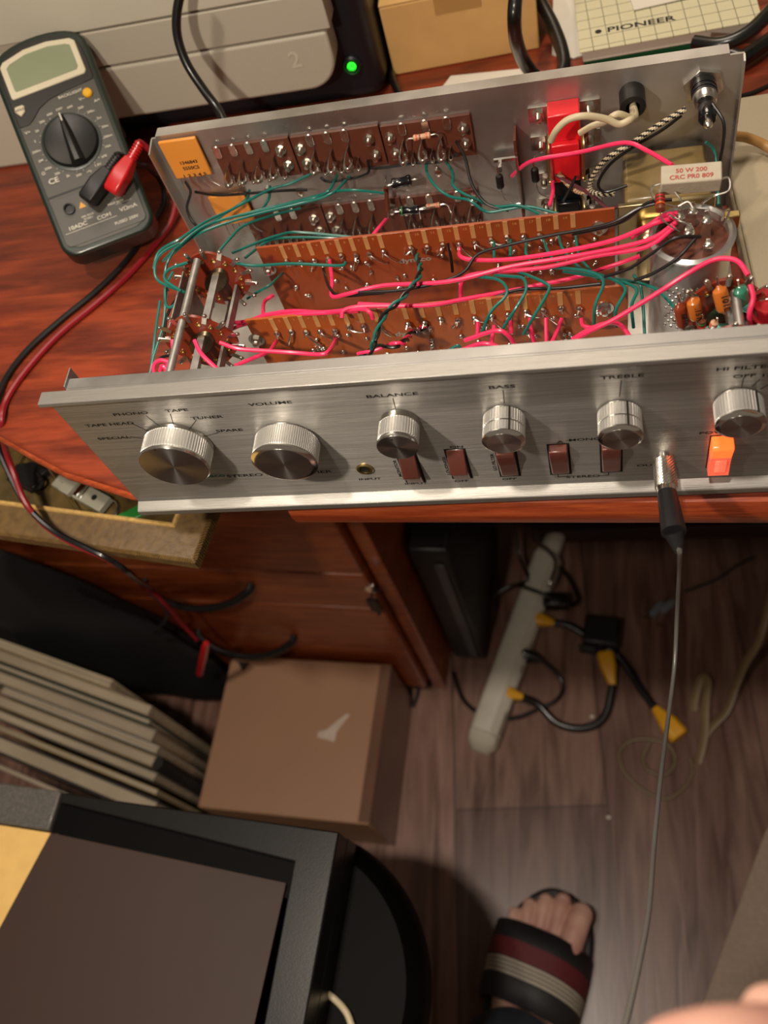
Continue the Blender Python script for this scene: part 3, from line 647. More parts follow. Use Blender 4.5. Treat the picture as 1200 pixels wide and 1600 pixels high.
# ---------------------------------------------------------------- wiring
for pts in (
    [(0.2131,0.1800,0.0484),(0.2223,0.1720,0.0623),(0.2326,0.1660,0.0696),(0.2512,0.1600,0.0754),(0.2734,0.1500,0.0861),(0.2837,0.1400,0.0880),(0.2941,0.1200,0.0944)],
    [(0.2935,0.0880,0.0920),(0.2835,0.0854,0.0920),(0.2664,0.0859,0.0840),(0.2422,0.0899,0.0760),(0.2167,0.0942,0.0700),(0.1968,0.0984,0.0680),(0.1893,0.1041,0.0660),(0.1854,0.1290,0.0476)],
    [(0.2938,0.0840,0.0930),(0.2806,0.0814,0.0860),(0.2483,0.0861,0.0760),(0.2170,0.0874,0.0720),(0.1843,0.0851,0.0680),(0.1494,0.0906,0.0640),(0.1298,0.0891,0.0620),(0.1184,0.0941,0.0560),(0.1163,0.1069,0.0540),(0.1111,0.1280,0.0497)],
    [(0.2932,0.0823,0.0920),(0.2806,0.0794,0.0840),(0.2573,0.0848,0.0760),(0.2326,0.0864,0.0700),(0.1985,0.0904,0.0660),(0.1904,0.0900,0.0620),(0.1880,0.0872,0.0500)],
    [(0.3210,0.0490,0.0920),(0.3179,0.0559,0.0930),(0.3135,0.0588,0.0930),(0.3070,0.0595,0.0920),(0.2969,0.0552,0.0900),(0.2864,0.0508,0.0860),(0.2762,0.0487,0.0800),(0.2649,0.0461,0.0740),(0.2546,0.0458,0.0680),(0.2470,0.0479,0.0600)],
    [(0.3212,0.0438,0.0920),(0.3225,0.0397,0.0880),(0.3213,0.0362,0.0820),(0.3227,0.0367,0.0720)],
    [(0.2721,0.0461,0.0600),(0.2684,0.0501,0.0640),(0.2635,0.0512,0.0660),(0.2546,0.0504,0.0640),(0.2453,0.0514,0.0560)],
    [(0.1922,0.0560,0.0560),(0.2081,0.0554,0.0620),(0.2141,0.0540,0.0600),(0.2179,0.0530,0.0500)],
    [(0.1888,0.0546,0.0500),(0.2013,0.0514,0.0580),(0.2091,0.0502,0.0560),(0.2122,0.0507,0.0500)],
    [(0.1972,0.0750,0.0478),(0.1962,0.0700,0.0412)],
    [(0.2051,0.0750,0.0438),(0.2033,0.0680,0.0386)],
    [(0.2139,0.0750,0.0462),(0.2141,0.0680,0.0439)],
    [(0.2238,0.0750,0.0469),(0.2242,0.0700,0.0437),(0.2255,0.0660,0.0357)],
    [(0.2318,0.0750,0.0463),(0.2315,0.0660,0.0365)],
    [(0.2398,0.0750,0.0448),(0.2369,0.0700,0.0407),(0.2341,0.0660,0.0372)],
    [(0.2493,0.0750,0.0436),(0.2504,0.0720,0.0411),(0.2561,0.0700,0.0417),(0.2654,0.0660,0.0505)],
    [(0.1373,0.0775,0.0660),(0.1546,0.0746,0.0660),(0.1743,0.0741,0.0640),(0.1925,0.0780,0.0620),(0.2136,0.0824,0.0600),(0.2296,0.0847,0.0600),(0.2454,0.0870,0.0600),(0.2611,0.0895,0.0620),(0.2786,0.0917,0.0660)],
    [(0.1286,0.0707,0.0640),(0.1298,0.0740,0.0660),(0.1375,0.0757,0.0660),(0.1512,0.0746,0.0660),(0.1648,0.0730,0.0660)],
    [(0.0528,0.0927,0.0440),(0.0676,0.0873,0.0500),(0.0818,0.0851,0.0560),(0.0986,0.0824,0.0600),(0.1170,0.0777,0.0620),(0.1384,0.0739,0.0660),(0.1441,0.0711,0.0660),(0.1449,0.0702,0.0620)],
    [(0.0542,0.0891,0.0420),(0.0632,0.0885,0.0460),(0.0813,0.0837,0.0540),(0.0990,0.0797,0.0600),(0.1171,0.0772,0.0620),(0.1364,0.0763,0.0620)],
    [(0.0742,0.1180,0.0366),(0.0701,0.1119,0.0380),(0.0747,0.0961,0.0460)],
    [(0.0666,0.0543,0.0720),(0.0757,0.0524,0.0680),(0.0885,0.0515,0.0660),(0.1045,0.0503,0.0640),(0.1177,0.0510,0.0600),(0.1218,0.0547,0.0580),(0.1191,0.0750,0.0431)],
    [(0.0748,0.0428,0.0660),(0.0826,0.0506,0.0620),(0.0883,0.0576,0.0580),(0.0857,0.0750,0.0456)],
    [(0.0581,0.0481,0.0820),(0.0626,0.0406,0.0800),(0.0712,0.0336,0.0740)],
    [(0.0454,0.0494,0.0820),(0.0471,0.0405,0.0800),(0.0446,0.0327,0.0740)],
    [(0.0406,0.0437,0.0720),(0.0360,0.0438,0.0740),(0.0332,0.0403,0.0740),(0.0330,0.0359,0.0700)],
    [(0.0398,0.0395,0.0700),(0.0367,0.0416,0.0720),(0.0326,0.0390,0.0660)],
    [(0.0450,0.0442,0.0740),(0.0398,0.0421,0.0720),(0.0365,0.0379,0.0660)],
    [(0.1332,0.1500,0.0441),(0.1362,0.1550,0.0443),(0.1388,0.1650,0.0408)],
    [(0.2357,0.1700,0.0501),(0.2357,0.1680,0.0442),(0.2334,0.1600,0.0412)],
    [(0.2954,0.0931,0.0900),(0.2882,0.0918,0.0900),(0.2811,0.0896,0.0860),(0.2737,0.0861,0.0840)]):
    wire('hookup_wire', pts, .00112, 'pink', amp, label='pink hookup wire')
for pts in (
    [(0.0115,0.1187,0.0660),(0.0164,0.1255,0.0720),(0.0308,0.1298,0.0760),(0.0419,0.1428,0.0740),(0.0537,0.1577,0.0680),(0.0721,0.1750,0.0640),(0.0849,0.1780,0.0641),(0.0968,0.1840,0.0642)],
    [(0.0192,0.1197,0.0700),(0.0293,0.1222,0.0760),(0.0425,0.1397,0.0740),(0.0629,0.1552,0.0660),(0.0852,0.1666,0.0600),(0.1041,0.1753,0.0560),(0.1233,0.1650,0.0651),(0.1411,0.1680,0.0575)],
    [(0.0214,0.1223,0.0700),(0.0316,0.1293,0.0740),(0.0475,0.1441,0.0720),(0.0747,0.1587,0.0640),(0.0974,0.1705,0.0580),(0.1089,0.1700,0.0624),(0.1123,0.1840,0.0608)],
    [(0.0220,0.1262,0.0680),(0.0350,0.1333,0.0720),(0.0475,0.1400,0.0720),(0.0684,0.1533,0.0660),(0.0921,0.1649,0.0600),(0.1105,0.1680,0.0616),(0.1197,0.1840,0.0592)],
    [(0.0576,0.1820,0.0604),(0.0538,0.1780,0.0562),(0.0398,0.1720,0.0528),(0.0328,0.1650,0.0528)],
    [(0.0709,0.1820,0.0613),(0.0687,0.1780,0.0555),(0.0635,0.1720,0.0518)],
    [(0.0533,0.1194,0.0720),(0.0579,0.1320,0.0700),(0.0619,0.1451,0.0660),(0.0735,0.1574,0.0600),(0.0898,0.1681,0.0540)],
    [(0.0588,0.1245,0.0660),(0.0715,0.1377,0.0600),(0.0806,0.1455,0.0560),(0.0904,0.1503,0.0520),(0.1231,0.1455,0.0480)],
    [(0.0652,0.1237,0.0620),(0.0731,0.1380,0.0580),(0.0812,0.1450,0.0540),(0.1051,0.1481,0.0480),(0.1291,0.1451,0.0460)],
    [(0.0686,0.1023,0.0800),(0.0803,0.1003,0.0780),(0.0993,0.1050,0.0720),(0.1237,0.1061,0.0660),(0.1263,0.1101,0.0640)],
    [(0.0652,0.1040,0.0500),(0.0710,0.1058,0.0520),(0.0796,0.1091,0.0540),(0.0808,0.1280,0.0431)],
    [(0.0454,0.0996,0.0860),(0.0353,0.0958,0.0860),(0.0333,0.0906,0.0840),(0.0433,0.0831,0.0820)],
    [(0.0359,0.1170,0.0840),(0.0280,0.1085,0.0860),(0.0250,0.1005,0.0840),(0.0273,0.0938,0.0800),(0.0435,0.0858,0.0780)],
    [(0.0256,0.0996,0.0700),(0.0230,0.0813,0.0600),(0.0168,0.0658,0.0520),(0.0136,0.0551,0.0460)],
    [(0.0369,0.0880,0.0700),(0.0297,0.0842,0.0700),(0.0264,0.0967,0.0720),(0.0299,0.1062,0.0740)],
    [(0.0285,0.1203,0.0760),(0.0250,0.1140,0.0740),(0.0228,0.1085,0.0700),(0.0244,0.1001,0.0660)],
    [(0.1996,0.0866,0.0680),(0.2090,0.0818,0.0700),(0.2141,0.0747,0.0720),(0.2142,0.0680,0.0720),(0.2070,0.0608,0.0700),(0.2008,0.0575,0.0580)],
    [(0.2080,0.0864,0.0680),(0.2169,0.0825,0.0700),(0.2225,0.0786,0.0720),(0.2241,0.0709,0.0720),(0.2194,0.0623,0.0700),(0.2110,0.0589,0.0580)],
    [(0.2173,0.0906,0.0660),(0.2263,0.0813,0.0700),(0.2336,0.0739,0.0720),(0.2351,0.0696,0.0720),(0.2286,0.0572,0.0700),(0.2217,0.0553,0.0580)],
    [(0.2275,0.0914,0.0660),(0.2459,0.0838,0.0700),(0.2570,0.0771,0.0720),(0.2607,0.0705,0.0720),(0.2565,0.0592,0.0700),(0.2556,0.0574,0.0580)],
    [(0.2219,0.1280,0.0495),(0.2219,0.1157,0.0520),(0.2246,0.1084,0.0520)],
    [(0.2304,0.1280,0.0492),(0.2347,0.1096,0.0540),(0.2413,0.0992,0.0560)],
    [(0.2389,0.1280,0.0499),(0.2413,0.1133,0.0540),(0.2493,0.0958,0.0580),(0.2585,0.0830,0.0620)],
    [(0.2476,0.1280,0.0500),(0.2494,0.1076,0.0540),(0.2555,0.0919,0.0580)],
    [(0.2134,0.1280,0.0503),(0.2133,0.1166,0.0500)],
    [(0.2044,0.1280,0.0502),(0.2047,0.1154,0.0500)],
    [(0.2479,0.0882,0.0660),(0.2615,0.0768,0.0700),(0.2686,0.0695,0.0720),(0.2705,0.0644,0.0720),(0.2658,0.0567,0.0680),(0.2663,0.0554,0.0580)],
    [(0.2416,0.0884,0.0640),(0.2630,0.0772,0.0680),(0.2730,0.0681,0.0720),(0.2757,0.0638,0.0720),(0.2732,0.0590,0.0680),(0.2740,0.0555,0.0560)],
    [(0.2754,0.0853,0.0600),(0.2781,0.0787,0.0600),(0.2792,0.0696,0.0540),(0.2795,0.0594,0.0460)],
    [(0.2661,0.0821,0.0620),(0.2740,0.0756,0.0660),(0.2845,0.0658,0.0700),(0.2923,0.0513,0.0720)],
    [(0.1659,0.1840,0.0618),(0.1665,0.1760,0.0622),(0.1717,0.1650,0.0610),(0.1800,0.1580,0.0583),(0.1915,0.1500,0.0611),(0.2004,0.1460,0.0553),(0.2119,0.1460,0.0554),(0.2237,0.1460,0.0555),(0.2391,0.1420,0.0519)],
    [(0.1771,0.1840,0.0600),(0.1809,0.1760,0.0582),(0.1822,0.1650,0.0581),(0.1955,0.1550,0.0560),(0.2064,0.1480,0.0562),(0.2180,0.1460,0.0572),(0.2290,0.1420,0.0534)],
    [(0.3143,0.1600,0.0719),(0.3188,0.1600,0.0660),(0.3200,0.1500,0.0601),(0.3191,0.1300,0.0573)],
    [(0.0101,0.1091,0.0500),(0.0086,0.0903,0.0440),(0.0090,0.0678,0.0400)],
    [(0.1894,0.0558,0.0500),(0.1880,0.0564,0.0520),(0.1828,0.0552,0.0500)]):
    wire('hookup_wire', pts, .00082, 'green', amp, label='green hookup wire')
for pts in (
    [(0.0209,0.1820,0.0718),(0.0241,0.1760,0.0689),(0.0201,0.1700,0.0626),(0.0220,0.1650,0.0569),(0.0267,0.1600,0.0559)],
    [(0.0225,0.1840,0.0620),(0.0385,0.1780,0.0625),(0.0584,0.1780,0.0609),(0.0775,0.1800,0.0582),(0.0929,0.1800,0.0564)],
    [(0.1365,0.0855,0.0660),(0.1538,0.0842,0.0660),(0.1706,0.0852,0.0660),(0.1838,0.0884,0.0660),(0.1928,0.0914,0.0680),(0.1997,0.0980,0.0720),(0.2150,0.0980,0.0760),(0.2364,0.0974,0.0800),(0.2548,0.0952,0.0840),(0.2667,0.0935,0.0880),(0.2784,0.0966,0.0920),(0.2884,0.0966,0.0940)],
    [(0.1716,0.0788,0.0600),(0.2030,0.0786,0.0600),(0.2193,0.0807,0.0620),(0.2405,0.0775,0.0640),(0.2608,0.0761,0.0660)],
    [(0.3036,0.0744,0.0920),(0.2925,0.0731,0.0940),(0.2829,0.0714,0.0880),(0.2722,0.0707,0.0800),(0.2614,0.0730,0.0740)],
    [(0.3014,0.0739,0.0920),(0.2937,0.0672,0.0880),(0.2843,0.0671,0.0800),(0.2750,0.0688,0.0740)],
    [(0.2926,0.0965,0.0950),(0.2819,0.0972,0.0940),(0.2712,0.0957,0.0860),(0.2599,0.0986,0.0800),(0.2469,0.1029,0.0740)],
    [(0.3168,0.1680,0.0880),(0.3217,0.1600,0.0830),(0.3220,0.1550,0.0743),(0.3206,0.1500,0.0641),(0.3193,0.1350,0.0569)],
    [(0.1847,0.1840,0.0733),(0.1899,0.1720,0.0712),(0.1929,0.1600,0.0636),(0.2005,0.1500,0.0575),(0.2125,0.1460,0.0544)],
    [(0.3024,0.1680,0.0836),(0.2931,0.1650,0.0787),(0.2797,0.1620,0.0733),(0.2673,0.1600,0.0659),(0.2605,0.1580,0.0559),(0.2637,0.1560,0.0507),(0.2754,0.1560,0.0533)],
    [(0.2487,0.1700,0.0516),(0.2461,0.1660,0.0489),(0.2412,0.1600,0.0437)],
    [(0.1029,0.1820,0.0626),(0.1062,0.1800,0.0610),(0.1138,0.1800,0.0603),(0.1303,0.1820,0.0607),(0.1328,0.1840,0.0687)],
    [(0.1316,0.1840,0.0634),(0.1413,0.1820,0.0636),(0.1601,0.1820,0.0639),(0.1747,0.1820,0.0625),(0.1842,0.1840,0.0651)],
    [(0.0381,0.0906,0.0740),(0.0281,0.0829,0.0660),(0.0244,0.0723,0.0580)],
    [(0.0360,0.0536,0.0660),(0.0278,0.0554,0.0620),(0.0214,0.0542,0.0560)],
    [(0.1071,0.1240,0.0473),(0.1162,0.1004,0.0560),(0.1249,0.0919,0.0580),(0.1498,0.0857,0.0640)],
    [(0.1800,0.1260,0.0547),(0.1806,0.1220,0.0466),(0.1802,0.1200,0.0389)]):
    wire('hookup_wire', pts, .00085, 'black', amp, label='black hookup wire')
wire('hookup_wire', [(0.2376,0.1720,0.0525),(0.2451,0.1680,0.0495),(0.2569,0.1620,0.0441),(0.2652,0.1560,0.0392),(0.2737,0.1540,0.0421)], .0010, 'maroonw', amp, label='dark maroon hookup wire')
def twist(path, r, off, mats, labels, pitch=.010):
    p = spline(path, 10); L_ = 0; S_ = [0]
    for a, c in zip(p, p[1:]): L_ += (c-a).length; S_.append(L_)
    for k, (m_, lb) in enumerate(zip(mats, labels)):
        pts = []
        for i, q in enumerate(p):
            t = (p[min(i+1, len(p)-1)]-p[max(i-1, 0)]).normalized(); u = t.orthogonal().normalized(); v = t.cross(u)
            a = 2*PI*S_[i]/pitch+k*2*PI/len(mats); pts.append(q+(u*math.cos(a)+v*math.sin(a))*off)
        wire('hookup_wire', pts, r, m_, amp, k=2, label=lb)
twist([(0.1617,0.1240,0.0531),(0.1693,0.0959,0.0680),(0.1680,0.0822,0.0720),(0.1629,0.0689,0.0760),(0.1555,0.0572,0.0780),(0.1519,0.0455,0.0760),(0.1475,0.0409,0.0680)], .0008, .0009, ('green', 'black'), ('green twisted wire', 'black twisted wire'), .018)
twist([(0.1381,0.0498,0.0580),(0.1500,0.0512,0.0620),(0.1618,0.0504,0.0640),(0.1615,0.0760,0.0425),(0.1702,0.0760,0.0460)], .0009, .0010, ('pink', 'black'), ('pink twisted wire', 'black twisted wire'), .022)
# braided mains leads
def braid(path, r, ma, mb, label):
    p = spline(path, 14); b = B()
    rings = []; n = 10; u = None
    for i, q in enumerate(p):
        t = (p[min(i+1, len(p)-1)]-p[max(i-1, 0)]).normalized()
        if u is None: u = t.orthogonal().normalized()
        u = (u-t*u.dot(t)).normalized(); v = t.cross(u)
        rings.append([q+(u*math.cos(2*PI*k/n)+v*math.sin(2*PI*k/n))*r*(1+.1*((i+k) % 2)) for k in range(n)])
    b.rings(rings)
    for i, f in enumerate(b.bm.faces): f.material_index = 1 if ((i//n)+abs((i % n)-5)) % 4 < 2 else 0
    return obj('braided_wire', b, [ma, mb], amp, label=label, smooth=False)
braid([(0.3041,0.1660,0.0886),(0.2922,0.1640,0.0834),(0.2797,0.1620,0.0765),(0.2657,0.1600,0.0694),(0.2590,0.1600,0.0609),(0.2561,0.1600,0.0527),(0.2586,0.1580,0.0487),(0.2688,0.1580,0.0468)], .0013, 'black', 'cream', 'black and cream braided wire')
M['copbraid'] = mat('copper_braid', 'c07850', .4, .3, .1)
braid([(0.2391,0.1720,0.0532),(0.2460,0.1680,0.0458),(0.2511,0.1660,0.0436),(0.2567,0.1640,0.0459)], .0014, 'copbraid', 'cream', 'copper coloured braided wire')
wire('mains_cord', [(sx, D-.008, sz), (sx+.001, D-.016, sz-.002)]+[(0.2771,0.1640,0.0881),(0.2714,0.1620,0.0879),(0.2651,0.1620,0.0920),(0.2551,0.1600,0.0970),(0.2466,0.1600,0.0962),(0.2405,0.1600,0.0910),(0.2371,0.1620,0.0832)], .0018, 'cream', amp, label='cream mains cord', seg=10)
wire('mains_cord', [(sx, D-.008, sz-.001), (sx-.001, D-.018, sz-.001)]+[(0.2709,0.1660,0.0910),(0.2646,0.1660,0.0874),(0.2581,0.1660,0.0858),(0.2519,0.1680,0.0809)], .0017, 'cream', amp, label='cream mains cord', seg=10)
b = B()
for a in ([(0.2948,0.0898,0.0970),(0.2989,0.0898,0.0990),(0.3010,0.0875,0.0970)], [(0.2905,0.0862,0.0960),(0.2947,0.0804,0.0970),(0.2997,0.0790,0.0950)], [(0.2937,0.0957,0.1000),(0.2963,0.0913,0.0980),(0.2953,0.0875,0.0960)], [(0.3137,0.0849,0.0900),(0.3149,0.0887,0.0920),(0.3176,0.0912,0.0900),(0.3146,0.0841,0.0880)]):
    b.tube(a, .0005, 6, 4)
obj('bare_leads', b, 'tin', amp)
# ================================================================ things on the desk
# multimeter leaning back against the printer (local: x across, y up its face, z out of its face; metres)
RM = Matrix(((0.9037, -0.3393, 0.2612), (0.423, 0.8024, -0.421), (-0.0668, 0.4909, 0.8686)))
M['holster'] = mat('green_rubber_holster', '16241c', .35, 0, .1, coat=.25)
M['metergrey'] = mat('meter_face', '4c4a44', .45, 0, .04, 800)
M['meterdark'] = mat('meter_top_face', '24231f', .4, 0, .04)
M['bezel'] = mat('cream_bezel', 'd8cfb4', .35, 0, .03)
M['lcd'] = mat('grey_green_lcd', '8f987c', .18, 0, .05, 20, coat=.3)
M['yellow'] = mat('yellow_button', 'e8b020', .35, 0, .03)
M['hold'] = mat('cream_button', 'cfc4a8', .4, 0, .03)
mm = thing('digital_multimeter', 'green and black handheld multimeter leaning against the printer, its screen blank', 'multimeter', (-.0522, .1845, .0248), RM)
def L(name, b, m_, bev=0, par=None, **k):
    o = obj(name, b, m_, mm, local=True, bevel=bev, **k)
    if par: child(o, par)
    return o
def outline(off):
    pts = []
    for x, y in rrect(-.0335, .004, .0335, .140, .009, 6)[14:28]: pts.append((x, y))
    out = [(-.0335+off, .138)] + [] 
    n = 15
    arc = [(-.0335*math.cos(PI*i/n)*1.0*(1-off/.0335), .134+.0225*math.sin(PI*i/n)**.6-off) for i in range(n+1)]
    low = []
    r = .011
    for a in range(0, 91, 15):
        t = math.radians(a); low.append((.0325-off-r+r*math.cos(-t), .004+off+r-r*math.sin(t)))
    for a in range(90, 181, 15):
        t = math.radians(a); low.append((-.0325+off+r+r*math.cos(t), .004+off+r-r*math.sin(t)))
    return arc+low
hs = B().prism(outline(0), -.0190, .0006)
body = L('holster', hs, 'holster', .0025, seg=4)
L('face', B().prism(outline(.0042), -.004, .0010), 'metergrey', .0005, body)
# darker top part with the curved lower border
tp = [q for q in outline(.0043) if q[1] > .113]
tp = sorted([q for q in tp], key=lambda q: q[0])
low = [(.0285, .1135), (.020, .1128), (.008, .1120), (-.004, .1100), (-.012, .1065), (-.018, .1010), (-.022, .0985), (-.0288, .0985)]
L('upper_face', B().prism([(-.0291, .118)]+tp+[(.0291, .118)]+low, .0008, .0016), 'meterdark', .0004, body)
def bez(o_):
    return [(-.0262+o_, .1178+o_), (.0245-o_, .1185+o_), (.0262-o_, .1205+o_), (.0262-o_, .1425-o_*.6), (.0235-o_, .1450-o_*.8), (.008, .1482-o_), (-.008, .1482-o_), (-.0240+o_, .1445-o_*.8), (-.0268+o_, .1415-o_*.6), (-.0268+o_, .1195+o_)]
bz = L('screen_bezel', B().prism(bez(0), .0010, .0026), 'bezel', .0007, body)
L('lcd_screen', B().prism(bez(.0040), .0020, .00275), 'lcd', 0, body)
L('hold_button', B().prism([(-.0270, .1125), (-.0215, .1125), (-.0205, .1110), (-.0215, .1075), (-.0250, .1050), (-.0280, .1095)], .001, .0030), 'hold', .0007, body)
L('backlight_button', B().lathe([(.0032, .001), (.0032, .0026), (.0024, .0034)], (.0215, .1052, 0), (0, 0, 1), 20), 'yellow', 0, body)
dc = (.0, .0780)
L('dial_ring', B().lathe([(.0200, .0008), (.0200, .0016), (.0186, .0018)], (*dc, 0), (0, 0, 1), 48), 'holster', 0, body)
dial = L('rotary_dial', B().lathe([(.0182, .001), (.0180, .0032), (.0172, .0046), (.0165, .0042)], (*dc, 0), (0, 0, 1), 48), 'blackp', 0, body)
b = B().rings([[(dc[0]+w_*sx_, dc[1]+y_, z_) for sx_, z_ in ((-1, .0040), (-.75, h_*.8), (-.3, h_), (.3, h_), (.75, h_*.8), (1, .0040))] for y_, w_, h_ in ((-.0178, .0045, .0050), (-.0165, .0050, .0085), (-.008, .0042, .0102), (.004, .0034, .0100), (.012, .0024, .0088), (.0175, .0014, .0070), (.0182, .0008, .0045))])
L('dial_grip', b, 'blackp', 0, body)
L('dial_pointer', B().box((-.0005, .0890, .0088), (.0005, .0945, .0094)), 'white', 0, body)
L('socket_panel', B().prism(rrect(-.0280, .0105, .0280, .0445, .004), .0008, .0013), 'metergrey', .0003, body)
L('divider_groove', B().box((-.0290, .0460, .0006), (.0290, .0474, .00115)), 'blackp', 0, body)
b = B()
for x in (-.0175, .0010, .0180): b.lathe([(.0038, .001), (.0038, .0030), (.0028, .0032), (.0026, .0016)], (x, .0350, 0), (0, 0, 1), 24)
L('sockets', b, 'blackp', 0, body)
L('transistor_socket', B().box((.0195, .0525, .0008), (.0275, .0560, .0024)), 'blackp', .0003, body)
def MT(s_, x, y, h=.0019, st=1.15): return (s_, (x, y-h/2, .0014), (1, 0, 0), (0, 1, 0), h, st, 'CENTER')
its = [MT('BACKLIGHT', .0105, .1090), MT('CE', -.0205, .0570, .0036), MT('10ADC', -.0165, .0225, .0026), MT('COM', .0020, .0225, .0026), MT('VΩmA', .0190, .0225, .0026), MT('FUSED 250V', .0150, .0150, .0019), MT('MAX 600V', .0125, .0285, .0015), MT('CAT II', .0160, .0310, .0015), MT('10A MAX', -.0080, .0270, .0013), MT('FUSED', -.0080, .0250, .0013), MT('hFE', .0235, .0580, .0014)]
ring = ['OFF', '600', '200', '200u', '2m', '20m', '200m', '10A', 'hFE', '1.5V', '->|-', '200', '2k', '20k', '200k', '2M', '200m', '2', '20', '200', '600']
for i, s_ in enumerate(ring):
    a = math.radians(90-i*360/len(ring)); its.append(MT(s_, dc[0]+.0242*math.cos(a), dc[1]+.0236*math.sin(a), .0016))
its += [MT('V~', .0165, .1030, .0020), MT('A=', .0255, .0985, .0020), MT('V=', -.0250, .0940, .0020), MT('Ω', -.0250, .0640, .0020)]
t_ = text_mesh(its)
for i in range(28):
    a = math.radians(100+i*12.2)
    if (i % 3): t_.box((.0205, -.00012, .0012), (.0216, .00012, .0014), Matrix.Translation((*dc, 0)) @ Matrix.Rotation(a, 4, 'Z'))
t_.box((-.0260, .0196, .0013), (.0100, .0199, .0014)); t_.box((.0120, .0270, .0013), (.0230, .0272, .0014))
L('printed_legend', t_, 'white', 0, body, smooth=False)
L('hold_lettering', text_mesh([('HOLD', (-.0240, .1087, .00300), (1, 0, 0), (0, 1, 0), .0015, 1.1, 'CENTER')]), 'ink', 0, body, smooth=False)
M['warn'] = mat('warning_orange', 'd89a30', .5, 0, 0)
L('warning_triangle', B().prism([(-.0115, .0330), (-.0065, .0330), (-.0090, .0372)], .0012, .0014), 'warn', 0, body, smooth=False)

# test leads
MW = Matrix.Translation((-.0522, .1845, .0248)) @ RM.to_4x4()
def mloc(x, y, z): return MW @ Vector((x, y, z))
M['leadred'] = mat('red_lead', '8a1420', .4, 0, .06); M['leadblk'] = mat('black_lead', '121214', .4, 0, .06, coat=.2)
M['plugred'] = mat('red_plug', 'c41c20', .32, 0, .05, coat=.4)
for name, x0, m1, m2, r0, dirv, lab, path, probe in (
    ('test_lead', .0180, 'plugred', 'leadred', .0046, (.80, .57, .16), 'red test lead plugged into the multimeter, its cord looping down past the tray',
        [(-0.0226,0.2405,0.0480),(-0.0255,0.2516,0.0300),(-0.0281,0.2507,0.0100),(-0.0310,0.2313,0.0020),(-0.0417,0.2112,-0.0010),(-0.0561,0.1870,-0.0020),(-0.0744,0.1631,-0.0020),(-0.0965,0.1373,-0.0020),(-0.1121,0.1090,-0.0020),(-0.1192,0.0860,-0.0020),(-0.1171,0.0682,-0.0020),(-0.1327,0.0677,-0.0300),(-0.1338,0.0593,-0.0450),(-0.1239,0.0394,-0.0550),(-0.1138,0.0285,-0.0720),(-0.0891,0.0154,-0.0740),(-0.0688,0.0083,-0.0800),(-0.0781,0.0203,-0.1300),(-0.2141,0.1250,-0.3733),(-0.1774,0.1000,-0.3509),(-0.1764,0.0950,-0.4058),(-0.1729,0.0900,-0.4388)], [(-0.1664,0.0900,-0.4483),(-0.2130,0.0880,-0.5407)]),
    ('test_lead', .0010, 'blackp', 'leadblk', .0046, (.84, .53, .08), 'black test lead plugged into the multimeter beside the red one, looping down past the tray',
        [(-0.0418,0.2454,0.0400),(-0.0406,0.2544,0.0300),(-0.0422,0.2629,0.0100),(-0.0428,0.2513,0.0000),(-0.0505,0.2280,-0.0010),(-0.0617,0.1997,-0.0020),(-0.0776,0.1750,-0.0020),(-0.0981,0.1515,-0.0020),(-0.1157,0.1283,-0.0020),(-0.1254,0.1048,-0.0020),(-0.1264,0.0789,-0.0020),(-0.1410,0.0734,-0.0300),(-0.1379,0.0596,-0.0450),(-0.1246,0.0387,-0.0580),(-0.1065,0.0247,-0.0700),(-0.0799,0.0122,-0.0720),(-0.0649,0.0072,-0.0820),(-0.0749,0.0176,-0.1300),(-0.1999,0.1180,-0.3745),(-0.1944,0.1050,-0.4034),(-0.2367,0.1050,-0.4574)], None)):
    a = mloc(x0, .0350, .001); dv = (RM @ Vector(dirv)).normalized()
    root = thing(name, lab, 'test lead', tuple(a))
    # angled plug: collar in the socket, then the wedge-shaped handle and ribbed relief
    n = RM @ Vector((0, 0, 1)); c0 = a+n*.010
    side = dv.cross(n).normalized(); upn = side.cross(dv).normalized()
    b = B().cyl(a, c0, .0040, seg=16)
    rr = []
    for t_, hw, hh in ((-.0065, .0040, .0040), (-.0045, .0052, .0054), (.008, .0054, .0056), (.015, .0042, .0044), (.019, .0034, .0036)):
        cc = c0+dv*t_; rr.append([cc+side*hw*sx_+upn*hh*sy_ for sx_, sy_ in ((-1, -.8), (-.8, -1), (.8, -1), (1, -.8), (1, .8), (.8, 1), (-.8, 1), (-1, .8))])
    b.rings(rr)
    obj('plug', b, m1, root, bevel=.0008)
    b = B()
    for k in range(6): b.lathe([(.0034, 0), (.0034, .0013)], c0+dv*(.019+k*.0020), dv, 14)
    b.cyl(c0+dv*.018, c0+dv*.031, .0025, .0020, 12); obj('strain_relief', b, m1, root)
    obj('cord', B().tube([c0+dv*.028]+[c0+dv*.031]+path, .0021, 8, 6), m2, root)
    if probe:
        pa_, pb_ = Vector(probe[0]), Vector(probe[1])
        obj('probe_handle', B().lathe([(.0030, 0), (.0042, .006), (.0046, .03), (.0040, (pb_-pa_).length)], pa_, pb_-pa_, 14), 'plugred', root)
        obj('probe_tip', B().cyl(pb_, pb_+(pb_-pa_).normalized()*.02, .0010, .0005, 8), 'tin', root)

